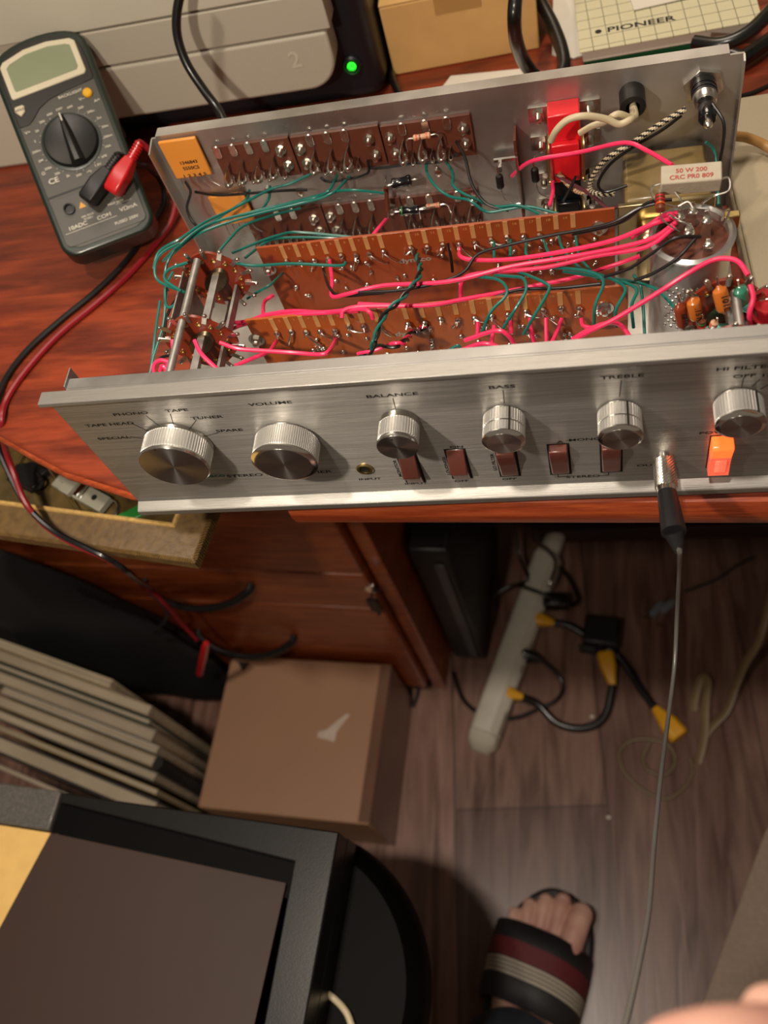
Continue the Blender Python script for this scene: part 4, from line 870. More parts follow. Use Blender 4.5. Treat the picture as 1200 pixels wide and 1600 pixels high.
# laser printer
pr_ang = math.atan2(.3185-.3176, .0317)
M['prgrey'] = mat('printer_grey', 'b8b1a0', .5, 0, .02, 900, .12, 1500)
M['prwhite'] = mat('printer_light', 'c8c2b0', .5, 0, .02, 900, .12, 1500)
M['prdark'] = mat('printer_dark', '10161c', .42, 0, .06, 900)
M['gled'] = mat('green_light', '30e030', .4, 0, 0, emis='28ff30', es=1.2)
pn = thing('laser_printer', 'pale grey and black laser printer behind the multimeter with a glowing green button', 'printer', (-.10, .3285, -.0042), 0)
def PL(name, b, m_, bev=0, par=None, **k):
    o = obj(name, b, m_, pn, local=True, bevel=bev, **k)
    if par: child(o, par)
    return o
# local: x from printer's left reference, y depth, z up. scene x = x-.10, y = y+.327, z = z-.0042
PL('body', B().box((-.22, .010, .0), (.2150, .36, .26)), 'prdark', .012, seg=4)
PL('side_cheek', B().box((-.221, -.0065, .0), (.0060, .012, .150)), 'prwhite', .003)
def panel(x0, x1, z0, z1, r, name, m_):
    pl_ = [(x0, z0), (x1-r, z0)]+[(x1-r+r*math.sin(math.radians(a)), z0+r-r*math.cos(math.radians(a))) for a in range(10, 91, 10)]+[(x1, z1), (x0, z1)]
    return PL(name, B().prism(pl_, -.010, .014, 'y'), m_, .0022, seg=3)
tray2 = panel(.0000, .1905, .0300, .0700, .022, 'paper_tray', 'prgrey')
panel(.0000, .1940, .0715, .0965, .001, 'manual_feed_flap', 'prgrey')
panel(-.10, .1960, .0980, .255, .001, 'upper_cover', 'prwhite')
q = PL('tray_number', text_mesh([('2', (.1640, -.0102, .0490), (1, 0, 0), (0, 0, 1), .0115, 1.0, 'CENTER')]), 'prwhite', 0, tray2, smooth=False)
b_ = PL('power_button', B().lathe([(.0072, 0), (.0072, .0012), (.0058, .0026), (.0050, .0012)], (.1960, .0100, .0310), (0, -1, 0), 32), 'prdark')
PL('power_light', B().lathe([(.0031, 0), (.0031, .0012)], (.1960, .0085, .0310), (0, -1, 0), 24), 'gled', 0, b_)
PL('power_symbol', B().tube([(.1960+.0022*math.sin(t), .0069, .0308+.0022*math.cos(t)) for t in [math.radians(40+i*28) for i in range(11)]], .0003, 6, 2).box((.1957, .0067, .0310), (.1963, .0071, .0338)), 'prdark', 0, b_)
PL('ventilation_slot', B().box((-.118, -.0070, .0300), (-.104, -.0064, .0380)), 'hole')

M['cablk'] = mat('black_cable', '101010', .32, 0, .05, coat=.3)
def cable(label, pts, r, m_='cablk', name='cable', group=None, ell=None, k=6):
    o = obj(name, B().tube(pts, r, 10, k, ell=ell), m_); tag(o, label, 'cable', group); return o
cable('black cable hanging in a bow in front of the printer drawers', [(0.0218,0.3000,0.1271),(0.0147,0.2960,0.1188),(0.0080,0.2920,0.1080),(0.0044,0.2880,0.0962),(0.0057,0.2820,0.0822),(0.0129,0.2740,0.0681),(0.0204,0.2660,0.0585),(0.0255,0.2560,0.0531)], .0030)
cable('thick black cable bent into a narrow loop between carton and papers', [(0.2194,0.3376,0.0780),(0.2168,0.3147,0.0760),(0.2148,0.2988,0.0700),(0.2136,0.3038,0.0500),(0.2155,0.3240,0.0200),(0.2236,0.3263,0.0040),(0.2338,0.3240,0.0020),(0.2409,0.3333,0.0030),(0.2403,0.3501,0.0060),(0.2346,0.3729,0.0100),(0.2269,0.3948,0.0140),(0.2206,0.4204,0.0160),(0.2159,0.4424,0.0180)], .0046)
cable('black cable on the desk between printer and carton', [(0.0989,0.5060,0.0020),(0.1054,0.4386,-0.0000),(0.1098,0.3912,-0.0010),(0.1169,0.3594,-0.0010),(0.1250,0.3359,-0.0010)], .0030)
cable('black cable crossing the desk at the top right corner', [(0.3237,0.3137,0.0220),(0.3363,0.3050,0.0240),(0.3473,0.3044,0.0260),(0.3590,0.3112,0.0280),(0.3737,0.3283,0.0300)], .0045)
cable('black cable beside the first at the top right corner', [(0.3473,0.3218,0.0040),(0.3547,0.3167,0.0040),(0.3651,0.3241,0.0040),(0.3802,0.3370,0.0040)], .0050)

# brown carton behind the amplifier
M['kraft'] = mat('kraft_cardboard', 'd4a868', .75, 0, .06, 40, .15, 300)
M['kraftd'] = mat('tape_brown', 'b58a50', .4, 0, .04)
ca = thing('cardboard_box', 'small plain brown cardboard box on the desk right of the printer', 'box', (.165, .42, -.004), math.radians(3))
obj('carton_body', B().box((-.0500, -.053, 0), (.0570, .08, .052)), 'kraft', ca, local=True, bevel=.0012)
obj('top_flap', B().box((-.0500, -.053, .0522), (.0030, .08, .0535)).box((.0040, -.053, .0522), (.0570, .08, .0535)), 'kraft', ca, local=True, bevel=.0003)
obj('tape_strip', B().box((-.012, -.0536, .040), (.020, -.0530, .0540)).box((-.012, -.0536, .0536), (.020, .08, .0541)), 'kraftd', ca, local=True)
# papers
M['paper'] = mat('white_paper', 'd8d2c4', .7, 0, .03)
M['papergrid'] = None
def sheet(label, poly, z, n=1, group=None, m_='paper', th=.0006):
    b = B().prism(poly, z, z+th*n); o = obj('paper_sheet', b, m_, smooth=False); tag(o, label, 'paper', group); return o
sheet('white paper sheets lying between the carton and the amplifier', [(.1500,.3300),(.1610,.3520),(.2140,.3480),(.2300,.3400),(.2300,.3100),(.1500,.3180)], -.0040, 3)
sheet('white paper sheet under the box of printed grid cover', [(.2330,.36),(.2480,.352),(.268,.36),(.262,.47),(.235,.47)], -.0040, 2)
def grid_mat():
    m, nt, b = new('grid_print_cover'); v = texco(nt, (1, 1, 1), (0, 0, math.radians(-2)))
    br = nt.nodes.new('ShaderNodeTexBrick'); br.offset = 0; br.inputs['Scale'].default_value = 1; br.inputs['Brick Width'].default_value = .0102; br.inputs['Row Height'].default_value = .0102
    br.inputs['Mortar Size'].default_value = .00030; br.inputs['Color1'].default_value = br.inputs['Color2'].default_value = srgb('ccc6a4'); br.inputs['Mortar'].default_value = srgb('77755f')
    nt.links.new(v, br.inputs['Vector']); nt.links.new(br.outputs[0], b.inputs['Base Color']); setp(b, Roughness=.45); return m
M['grid'] = grid_mat(); M['greenbox'] = mat('green_card', '0f6a40', .45, 0, .06)
pz = .022
bx = thing('printed_box', 'flat green box with a cream grid-patterned cover lettered in black at the desk corner', 'box', (.315, .385, -.004), math.radians(2.5))
obj('box_base', B().box((-.0620, -.0450, 0), (.0420, .10, .010)), 'greenbox', bx, local=True, bevel=.0006)
obj('page_block', B().box((-.0630, -.0500, .0102), (.0470, .10, .0190)), 'paper', bx, local=True, bevel=.0008)
obj('grid_cover', B().box((-.0650, -.0530, .0192), (.0500, .10, .0204)), 'grid', bx, local=True, bevel=.0003)
q = obj('printed_lettering', text_mesh([('PIONEER', (-.0460, -.0370, .0205), (1, 0, 0), (0, 1, 0), .0052, 1.5, 'LEFT')]), 'ink', bx, local=True, smooth=False)
obj('printed_logo', B().lathe([(.0022, .0205), (.0022, .0206)], (-.0515, -.0345, 0), (0, 0, 1), 16), 'ink', bx, local=True, smooth=False)
q = sheet('white paper sheet lying on top of the grid-patterned cover', [(.2890,.3640),(.3560,.3715),(.3700,.43),(.2800,.43)], .0172)
# beige device right of the amplifier
M['beige'] = mat('beige_plastic', 'a89c82', .5, 0, .03, 900, .1, 1500)
bd = thing('beige_case', 'flat beige plastic case lying on the desk at the right of the amplifier', 'case', (.42, .18, -.004), math.radians(3))
obj('lower_shell', B().box((-.085, -.11, .001), (.16, .088, .016)), 'beige', bd, local=True, bevel=.003)
obj('lid', B().box((-.084, -.109, .0163), (.159, .087, .0200)), 'beige', bd, local=True, bevel=.0015)
cable('beige cable curving over the flat beige case', [(0.3282,0.2182,0.0300),(0.3364,0.2128,0.0300),(0.3453,0.2126,0.0270),(0.3558,0.2091,0.0220),(0.3677,0.1933,0.0200)], .0028, 'kraftd')
cable('thin black wire across the desk by the beige case', [(0.3462,0.2738,0.0080),(0.3562,0.2780,0.0060),(0.3706,0.2874,0.0040)], .0016)
# ================================================================ below the desk top
# shallow tray with a gold woven frame, held on a pulled-out board
M['weave'] = None
def weave():
    m, nt, b = new('gold_woven_wrap'); v = texco(nt, (1, 1, 1), (0, 0, math.radians(38)))
    wv = nt.nodes.new('ShaderNodeTexWave'); wv.inputs['Scale'].default_value = 260; wv.inputs['Distortion'].default_value = 3; wv.inputs['Detail'].default_value = 2; nt.links.new(v, wv.inputs['Vector'])
    ck = nt.nodes.new('ShaderNodeTexNoise'); ck.inputs['Scale'].default_value = 180; nt.links.new(v, ck.inputs['Vector'])
    mx = nt.nodes.new('ShaderNodeMix'); mx.inputs[0].default_value = .5; nt.links.new(wv.outputs[1], mx.inputs[2]); nt.links.new(ck.outputs[0], mx.inputs[3])
    r = nt.nodes.new('ShaderNodeValToRGB'); r.color_ramp.elements[0].position = .25; r.color_ramp.elements[1].position = .75; r.color_ramp.elements[0].color = srgb('3e2c14'); r.color_ramp.elements[1].color = srgb('8e7040')
    nt.links.new(mx.outputs[0], r.inputs[0]); nt.links.new(r.outputs[0], b.inputs['Base Color']); setp(b, Roughness=.4)
    bp = nt.nodes.new('ShaderNodeBump'); bp.inputs['Strength'].default_value = .5; bp.inputs['Distance'].default_value = .0006; nt.links.new(mx.outputs[0], bp.inputs['Height']); nt.links.new(bp.outputs[0], b.inputs['Normal'])
    return m
M['weave'] = weave()
M['goldlip'] = mat('gold_lip', 'e0b870', .4, .2, .2, 300)
M['traybase'] = mat('tray_lining', '5a4a2a', .35, 0, .4, 60, coat=.4)
th_ = math.radians(-9.5)
tr_ = thing('shallow_tray', 'shallow tray with a gold woven mitred frame under the desk edge', 'tray', (-.0050, .0050, -.0930), th_)
x0, x1, y0, y1 = -.30, 0, 0, .104
def frame_ring(o_, z): return [(x0+o_, y0+o_, z), (x1-o_, y0+o_, z), (x1-o_, y1-o_, z), (x0+o_, y1-o_, z)]
obj('frame', B().rings([frame_ring(0, 0), frame_ring(0, .008), frame_ring(.002, .0105), frame_ring(.0225, .0130), frame_ring(.0240, .012), frame_ring(.0245, .003)], cap=False), 'weave', tr_, local=True, bevel=.0006)
obj('inner_lip', B().rings([frame_ring(.0215, .0127), frame_ring(.0222, .0146), frame_ring(.0244, .0146), frame_ring(.0250, .003)], cap=False), 'goldlip', tr_, local=True, bevel=.0004)
obj('tray_floor', B().box((x0+.001, y0+.001, .001), (x1-.001, y1-.001, .003)), 'traybase', tr_, local=True)
def in_tray(name, label, cat, b, m_, **k):
    b.bm.transform(Matrix.Translation((-.0050, .0050, -.0930)) @ Matrix.Rotation(th_, 4, 'Z'))
    o = obj(name, b, m_, **k); tag(o, label, cat); return o
M['switchgrey'] = mat('grey_plastic', '9a9888', .5, 0, .03)
sw = thing('slide_switch', 'pale grey slide switch on a slotted plate lying in the gold tray', 'switch', (-0.1036,0.0627,-0.0880), math.radians(-28))
obj('mounting_plate', B().box((-.0270, -.0060, 0), (.0240, .0070, .006)), 'switchgrey', sw, local=True, bevel=.0008)
obj('switch_body', B().box((-.0140, -.0075, .006), (-.0040, .0085, .011)).box((-.020, -.0010, .006), (-.014, .0070, .009)), 'switchgrey', sw, local=True, bevel=.0006)
obj('slider', B().box((-.0035, -.0050, .006), (.0020, .0060, .0088)).box((.0035, -.0050, .006), (.0050, .0060, .0080)), 'chrome', sw, local=True, bevel=.0003)
obj('screw_hole', B().lathe([(.0022, .0060), (.0022, .0063)], (.0130, .0010, 0), (0, 0, 1), 16), 'hole', sw, local=True)
ck_ = thing('bulldog_clip', 'black plastic clip at the left end of the gold tray', 'clip', (-0.1537,0.0800,-0.0920), math.radians(-20))
obj('jaw', B().prism([(-.016, -.008), (.008, -.010), (.015, -.004), (.011, .004), (.013, .010), (-.004, .012), (-.016, .006)], 0, .008), 'blackp', ck_, local=True, bevel=.001)
obj('lever', B().tube([(.006, -.008, .008), (.018, -.010, .012), (.020, -.002, .012), (.008, .004, .009)], .0012, 8, 5), 'blackp', ck_, local=True)
for i, (a, c, lab) in enumerate((((-0.1403,0.0889,-0.0860), (-0.1046,0.0496,-0.0880), 'brass rod lying in the gold tray beside the slide switch'), ((-0.1712,0.0784,-0.0880), (-0.1654,0.1047,-0.0880), 'short bright rod at the far left corner of the gold tray'))):
    o = obj('brass_rod', B().cyl(a, c, .0019, seg=12).sph(c, .0026), 'brass'); tag(o, lab, 'rod')
o = obj('red_wire_coil', B().tube([Vector((-0.0835,0.0499,-0.0900))+Vector((.009*math.cos(t), .009*math.sin(t), .0003*t)) for t in [i*.6 for i in range(14)]], .0012, 8, 2), 'tin'); tag(o, 'small grey ring of wire in the gold tray under the slide switch', 'wire')
o = obj('green_block', B().box((-.012, -.005, 0), (.012, .005, .006), Matrix.Translation(Vector((-0.0619,0.0471,-0.0940))) @ Matrix.Rotation(.5, 4, 'Z')), mat('bright_green', '2f8a3a', .4, 0, .1), bevel=.001); tag(o, 'green plastic terminal block in the right end of the gold tray', 'terminal block')
o = obj('red_card', B().box((-.030, -.018, 0), (.030, .018, .0012), Matrix.Translation(Vector((-0.0697,0.0576,-0.0955))) @ Matrix.Rotation(-.3, 4, 'Z')), mat('dark_red_card', '5a1e18', .5, 0, .2)); tag(o, 'dark red card on the floor of the gold tray beneath the green block', 'card')
o = obj('brown_card_or_shade', B().box((-.05, -.03, 0), (.05, .03, .0012), Matrix.Translation(Vector((-0.1432,0.0883,-0.0955))) @ Matrix.Rotation(-.3, 4, 'Z')), mat('amber_card', '7a6a3c', .25, 0, .4, 60)); tag(o, 'amber patterned card on the floor of the gold tray under the black clip', 'card')
obj('pull_out_board', B().box((-.30, .03, -.110), (-.03, .34, -.0935), Matrix.Rotation(pa, 4, 'Z')), 'drawer', dk, bevel=.001)

# tape-sealed carton on the floor
M['carton'] = mat('brown_carton', 'a07a5e', .42, 0, .05, 10, .12, 60, coat=.12)
M['carton2'] = mat('carton_tape', '6e5140', .22, 0, .1, 20, coat=.3)
M['label'] = mat('torn_label', 'c0b0a0', .6, 0, .1)
cb = thing('cardboard_box', 'brown cardboard box on the floor before the drawers, white scrap on its lid', 'box', (-.115, .035, -.76), math.radians(-3))
obj('carton_body', B().box((-.1040, -.0900, 0), (.1080, .1000, .1380)), ['carton'], cb, local=True, bevel=.002)
obj('packing_tape', B().box((.1081, -.0880, .0020), (.1088, .0980, .1360)).box((.095, -.0880, .1381), (.1086, .0980, .1386)), 'carton2', cb, local=True)
obj('torn_label', B().prism([(.030, .004), (.052, .000), (.053, .012), (.066, .034), (.062, .035), (.050, .024), (.040, .014), (.030, .010)], .1382, .1387), 'label', cb, local=True, smooth=False)
obj('printed_triangle', B().prism([(-.094, .092), (-.076, .092), (-.083, .079)], .1382, .1386), 'ink', cb, local=True, smooth=False)

# black bag in front of the drawers at the left
M['bag'] = mat('black_fabric', '0d0f12', .85, 0, .2, 400, .4, 900)
b = B(); rr = []
for i in range(22):
    t = i/21; xx = -.62+.385*t
    tz = -.30-.20*max(0, (xx+.36)/.125)**1.4-(.10 if i == 21 else 0); hz = max(.01, (tz+.755)/2); cz = tz-hz
    yy = .149-.061*(xx-.04)-.040; th = .017*(.35 if i in (0, 21) else 1)
    rr.append([(xx+.010*math.sin(a*3+i*.7), yy+th*math.cos(a)*(1+.25*math.sin(5*a+i*1.1)), cz+hz*math.copysign(abs(math.sin(a))**.55, math.sin(a))*(1+.02*math.sin(i*1.9))) for a in [2*PI*k/36 for k in range(36)]])
b.rings(rr); bg = obj('black_bag', b, 'bag'); tag(bg, 'slumped black cloth bag standing against the drawers at the left', 'bag')

# magazines and books standing in a row
cols = ['b8a890', 'a89880', '8a8278', '9a8a70', 'a8987c', '8c8478', '6e6458', '7c7468', '9a8c74', '5a5248', '3a3834']
M['pages'] = mat('page_edges', 'a89a84', .7, 0, .25, 6, scale=(1, 1, 60))
def book_mat(c): return mat('cover_'+c, c, .5, 0, .1, 20)
specs = [  # right end top (x, y, z), length, thickness, height, cover colour, label
    ((-.2900, .0860), .200, .009, -.485, 'c8b898', 'pale cream booklet standing rearmost in the row beside the carton'),
    ((-.2430, .0610), .260, .011, -.500, 'a89a82', 'thick cream magazine second from the back of the standing row'),
    ((-.2440, .0470), .270, .006, -.505, '2c5048', 'thin dark green folder between the magazines'),
    ((-.2350, .0360), .270, .014, -.507, '847866', 'thick grey book standing in the middle of the row'),
    ((-.2100, .0190), .230, .008, -.512, 'b4aca0', 'pale grey notebook pushed furthest right against the carton'),
    ((-.2280, .0080), .260, .013, -.510, '7c6c50', 'tan spiral-bound book, its black comb at the right end'),
    ((-.2120, -.0080), .240, .010, -.520, '6c6458', 'grey-brown magazine in front of the spiral-bound book'),
    ((-.1980, -.0240), .240, .006, -.530, 'a08c60', 'yellowed thin booklet near the front of the row'),
    ((-.2350, -.0325), .260, .020, -.545, '2e2826', 'dark brown magazine standing second from the front'),
    ((-.2620, -.0560), .260, .005, -.560, '8a8078', 'thin pale booklet standing frontmost by the black case')]
ba = math.atan2(-.29, .957); lean = (.0, .03, -.02, .04, .07, .02, -.03, .05, -.04, .03)
for i, ((x, y), ln, tk, z, c_, lab) in enumerate(specs):
    y -= .026; x = min(x, -.230); t = thing('magazine' if i not in (3, 5) else 'book', lab, 'book', (x, y, -.76), ba+0*random.uniform(-.03, .03), 'books and magazines standing beside the carton')
    h_ = z+.76
    obj('pages', B().box((-ln+.001, -tk*.85, .002), (-.002, -tk*.15, h_-.002)), 'pages', t, local=True)
    mcv = book_mat(c_)
    obj('cover', B().box((-ln, -tk, 0), (0, -tk*.86, h_)).box((-ln, -tk*.14, 0), (0, 0, h_)).box((-ln, -tk, 0), (-ln+.001, 0, h_)), mcv, t, local=True)
    if i == 5:
        b = B()
        for k in range(22): b.lathe([(tk*.62, 0), (tk*.62, .0022)], (.001, -tk/2, h_-.006-k*.0075), (0, 0, 1), 12)
        obj('comb_binding', b, 'blackp', t, local=True)

# round black stool and the flat case on it
M['stool'] = mat('black_seat', '040404', .6, 0, .1, 30, .05, 300, spec=.1)
stx, sty = .004, -.230
st = thing('round_stool', 'small round black stool carrying the flat black case', 'stool', (stx, sty, -.76))
obj('seat', B().lathe([(.05, .385), (.100, .386), (.112, .394), (.116, .412), (.113, .430), (.102, .4405), (.02, .4425)], (0, 0, 0), (0, 0, 1), 64), 'stool', st, local=True)
obj('column', B().lathe([(.018, .03), (.018, .385)], (-.02, 0, 0), (0, 0, 1), 20), 'blackp', st, local=True)
obj('base', B().lathe([(.062, 0), (.062, .010), (.05, .020), (.018, .03)], (-.035, 0, 0), (0, 0, 1), 48), 'blackp', st, local=True)
M['leather'] = mat('black_leatherette', '0e0e0f', .34, 0, .15, 120, .12, 900, coat=.1)
M['leatherlit'] = mat('lit_leatherette', '55524e', .32, 0, .3, 500, .9, 1100, coat=.3)  # paler copy of the leatherette, lamplight put into its colour
M['kraftshade'] = mat('shaded_kraft', '352219', .6, 0, .04, 30)  # kraft as it looks in shadow, shade put into the colour
M['kraft2'] = mat('kraft_sheet', 'e0b86c', .7, 0, .05, 80, .15, 400)
ang = math.atan2(-.1289+.1045, .0593+.2362)
cs = thing('flat_case', 'flat black case on the round stool holding a kraft sheet with a painted brown shadow', 'case', (.0593, -.1289, -.297), ang)
# local: x to the right edge (0), y back edge (0); outer rim 30 mm wide
w_, d_ = .40, .32
obj('case_floor', B().box((-w_, -d_, -.0200), (0, 0, .006)), 'leather', cs, local=True, bevel=.0008)
obj('rim', B().prism([(-.2375, -.0075), (-.030, -.0250), (-.026, -d_), (0, -d_), (0, 0), (-.2375, 0)], .006, .032), 'leather', cs, local=True, bevel=.0012)
obj('lit_textured_rim', B().box((-w_, -.0300, .006), (-.2380, .0010, .0325)), 'leatherlit', cs, local=True, bevel=.0015)  # lit stretch of the leather rim, added as a separate paler piece
obj('inner_lining', B().prism([(-.2375, -.0400), (-.0265, -.0500), (-.0265, -.0252), (-.0300, -.0253), (-.2375, -.0078)], .006, .0285), 'stool', cs, local=True)
obj('kraft_sheet', B().box((-w_+.002, -d_, .006), (-.2300, -.0310, .0302)), 'kraft2', cs, local=True, bevel=.0006)
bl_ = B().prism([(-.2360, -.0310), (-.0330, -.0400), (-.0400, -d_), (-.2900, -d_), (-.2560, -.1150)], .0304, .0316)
obj('brown_card_or_shade', bl_, 'kraftshade', cs, local=True, bevel=.0003)  # stands for the shadow cast over the kraft, built as a dark sheet
cable('cream cord lying curved on the round stool', [(0.0197,-0.2329,-0.3170),(0.0405,-0.2308,-0.2970),(0.0505,-0.2347,-0.3140),(0.0637,-0.2439,-0.3140),(0.0706,-0.2554,-0.3140)], .0026, 'cream')

# ---- under the desk: tower, power strip, adapters and cords
tw = thing('computer_tower', 'slim black upright computer case beside the drawer pedestal, grey front strip', 'computer', (.088, .27, -.76), pa)
obj('casing', B().box((-.030, -.085, .006), (.014, .105, .33)), 'blackp', tw, local=True, bevel=.004)
obj('front_strip', B().box((-.006, -.0875, .02), (.006, -.085, .30)), mat('tower_grey', '3a3a3c', .35, 0, .05), tw, local=True, bevel=.001)
obj('feet', B().box((-.028, -.08, 0), (.012, -.06, .006)).box((-.028, .08, 0), (.012, .10, .006)), 'rubber', tw, local=True)
M['strip'] = mat('white_plastic', 'd0cabc', .42, 0, .04, coat=.1)
a_, c_ = Vector((.0980, .0800, 0)), Vector((.1790, .3330, 0))
ps = thing('power_strip', 'long white power strip lying on the dark floor under the desk', 'power strip', ((a_+c_)[0]/2, (a_+c_)[1]/2, -.76), math.atan2((c_-a_).y, (c_-a_).x))
LL = (c_-a_).length/2
sec = [(-.020, 0), (-.022, .010), (-.019, .027), (-.010, .035), (.008, .036), (.016, .031), (.021, .012), (.020, 0)]
obj('housing', B().rings([[(x, y, z) for y, z in sec] for x in (-LL, LL)]), 'strip', ps, local=True, bevel=.003, seg=3)
b = B().rings([[(-LL-.022, y*.55, z*.35) for y, z in sec], [(-LL-.012, y*.95, z*.80+.0) for y, z in sec], [(-LL-.0005, y*1.02, z*1.03) for y, z in sec]])
obj('end_cap', b, 'prwhite', ps, local=True, bevel=.002)
for k in range(6):
    x = -LL+.045+k*.034
    o = obj('outlet', B().box((x-.011, -.0215, .010), (x+.011, -.0200, .0275), Matrix()).box((x-.005, -.0222, .020), (x-.003, -.0214, .026)).box((x+.003, -.0222, .020), (x+.005, -.0214, .026)), 'strip', ps, local=True)
obj('wire_bail', B().tube([(LL-.05, -.018, .034), (LL-.052, -.022, .046), (LL-.02, -.02, .050), (LL-.002, .006, .050), (LL-.004, .012, .035)], .0022, 8, 5), 'chrome', ps, local=True)
o = obj('cord_sleeve', B().tube([(LL+.002, 0, .016), (LL+.03, -.002, .018), (LL+.06, .004, .014)], .013, 12, 4, radii=(.015, .012)), 'strip', ps, local=True)
M['yplug'] = mat('yellow_plug', 'dca01c', .4, 0, .06)
def yend(p, d, parent, s_=1.0, r_=.0095, L_=.040):
    p = Vector(p); d = Vector(d).normalized(); u = d.cross(Vector((0, 0, 1))).normalized(); v = u.cross(d)
    rr = [[p+d*t+u*a*hw+v*b_*hh for a, b_ in ((-1, -.6), (-.6, -1), (.6, -1), (1, -.6), (1, .6), (.6, 1), (-.6, 1), (-1, .6))] for t, hw, hh in ((0, r_, r_*.9), (L_*.1, r_*1.06, r_), (L_*.45, r_*1.02, r_), (L_*.62, r_*.8, r_*.8), (L_, r_*.42, r_*.45))]
    return obj('plug', B().rings(rr), 'yplug', parent, bevel=.001)
zf = -.745
ex1 = thing('extension_cord', 'short black extension cord with yellow ends, plugged high on the power strip and trailing right', 'extension cord', (0.3205,0.1074,-0.7600), None)
p1, p2 = Vector((0.1596,0.2383,-0.7380)), Vector((0.1834,0.2316,-0.7380)); e1, e2 = Vector((0.3389,0.0825,-0.7480)), Vector((0.3036,0.1298,-0.7480))
yend(p1, p2-p1, ex1, r_=.0080, L_=.032); yend(e1, e2-e1, ex1, r_=.0115, L_=.046)
obj('cord', B().tube([p1+(p2-p1).normalized()*.03]+[(0.2085,0.2268,-0.7400),(0.2370,0.2091,-0.7460),(0.2651,0.1921,-0.7480),(0.2842,0.1667,-0.7500),(0.2951,0.1454,-0.7500)]+[e1+(e2-e1).normalized()*.044], .0052, 10, 6), 'cablk', ex1)
ex2 = thing('extension_cord', 'short black extension cord with yellow ends, curled beside the power strip', 'extension cord', (0.1898,0.1260,-0.7600), None)
p1, p2 = Vector((0.1148,0.1370,-0.7360)), Vector((0.1382,0.1296,-0.7360)); e1, e2 = Vector((0.2529,0.1898,-0.7420)), Vector((0.2598,0.1541,-0.7440))
yend(p1, p2-p1, ex2, r_=.0085, L_=.036); yend(e1, e2-e1, ex2, r_=.0100, L_=.045)
obj('cord', B().tube([p1+(p2-p1).normalized()*.034]+[(0.1663,0.1206,-0.7440),(0.1886,0.0993,-0.7500),(0.2141,0.0922,-0.7520),(0.2380,0.0976,-0.7520),(0.2528,0.1138,-0.7500)]+[e1+(e2-e1).normalized()*.043], .0052, 10, 6), 'cablk', ex2)
wa = thing('power_adapter', 'black power adapter block lying on the floor right of the power strip', 'adapter', (0.2511,0.2191,-0.7600), math.radians(-8))
obj('adapter_body', B().box((-.024, -.022, 0), (.022, .020, .030)), 'blackp', wa, local=True, bevel=.004)
obj('pin_plate', B().box((-.028, -.028, .002), (-.004, -.0215, .022)), 'rubber', wa, local=True, bevel=.002)
for lab, pts, r_ in (
    ('black cord leaving the middle of the power strip and curling back to its lower end', [(0.1585,0.1870,-0.7350),(0.1747,0.1763,-0.7420),(0.1923,0.1617,-0.7500),(0.1985,0.1457,-0.7540),(0.1886,0.1284,-0.7540),(0.1656,0.1169,-0.7540),(0.1428,0.1058,-0.7520),(0.1168,0.1024,-0.7480),(0.0870,0.1110,-0.7500),(0.0664,0.1303,-0.7520),(0.0526,0.1658,-0.7520)], .0026),
    ('black cord crossing over the upper end of the power strip', [(0.1436,0.2777,-0.7200),(0.1681,0.2660,-0.7160),(0.1864,0.2582,-0.7200),(0.2091,0.2551,-0.7350),(0.2199,0.2688,-0.7450),(0.2092,0.2977,-0.7450),(0.1903,0.3226,-0.7450)], .0028),
    ('thin black cord hanging behind the power strip', [(0.1055,0.2707,-0.7350),(0.1322,0.2825,-0.7300),(0.1546,0.2880,-0.7220),(0.1431,0.3214,-0.7200),(0.1385,0.3510,-0.7000)], .0022),
    ('black cord beside the drawer pedestal foot', [(0.0064,0.1564,-0.7520),(0.0047,0.1349,-0.7550),(-0.0005,0.1174,-0.7560)], .0024),
    ('thin dark cord along the foot rail under the desk', [(0.4531,0.3311,-0.7560),(0.4276,0.3175,-0.7560),(0.4017,0.2991,-0.7560),(0.3596,0.2811,-0.7560)], .0018)):
    cable(lab, pts, r_)
o = obj('power_plug', B().lathe([(.010, 0), (.011, .004), (.009, .018), (.004, .030)], (0.1414,0.1863,-0.7380), (.9, -.2, 0), 14, ell=(1, .8)), 'cablk'); tag(o, 'black mains plug in the middle of the power strip', 'plug')
o = obj('power_plug', B().box((-.016, -.010, -.01), (.016, .010, .012), Matrix.Translation(Vector((0.1906,0.2601,-0.7350)))), 'cablk', bevel=.003); tag(o, 'black angular plug at the upper end of the power strip', 'plug')
cable('flat beige cable hanging at the right and folding down to the floor', [(0.4566,0.2565,-0.6400),(0.4494,0.2322,-0.6600),(0.4338,0.1869,-0.6900),(0.4200,0.1676,-0.7150),(0.4089,0.1458,-0.7350),(0.3963,0.1173,-0.7480),(0.3748,0.0949,-0.7550),(0.3633,0.0714,-0.7570),(0.3583,0.0541,-0.7570),(0.3679,0.0859,-0.7520),(0.3723,0.1250,-0.7480),(0.3767,0.1533,-0.7460),(0.3698,0.1588,-0.7500),(0.3614,0.1353,-0.7550),(0.3579,0.1178,-0.7570)], .0046, mat('beige_cable', '7a6648', .45, 0, .05), ell=(1.3, .5))
cable('thin beige cord coiled on the floor below the flat cable', [(0.3498,0.0593,-0.7570),(0.3516,0.0438,-0.7570),(0.3413,0.0244,-0.7570),(0.3182,0.0100,-0.7570),(0.2927,0.0188,-0.7570),(0.2710,0.0413,-0.7570),(0.2666,0.0648,-0.7570),(0.2803,0.0788,-0.7570),(0.3036,0.0818,-0.7570),(0.3260,0.0744,-0.7570),(0.3323,0.0549,-0.7570),(0.3200,0.0387,-0.7560),(0.3013,0.0417,-0.7550),(0.2946,0.0574,-0.7560),(0.3032,0.0770,-0.7540)], .0024, mat('beige_cord', '6e5e48', .45, 0, .05))
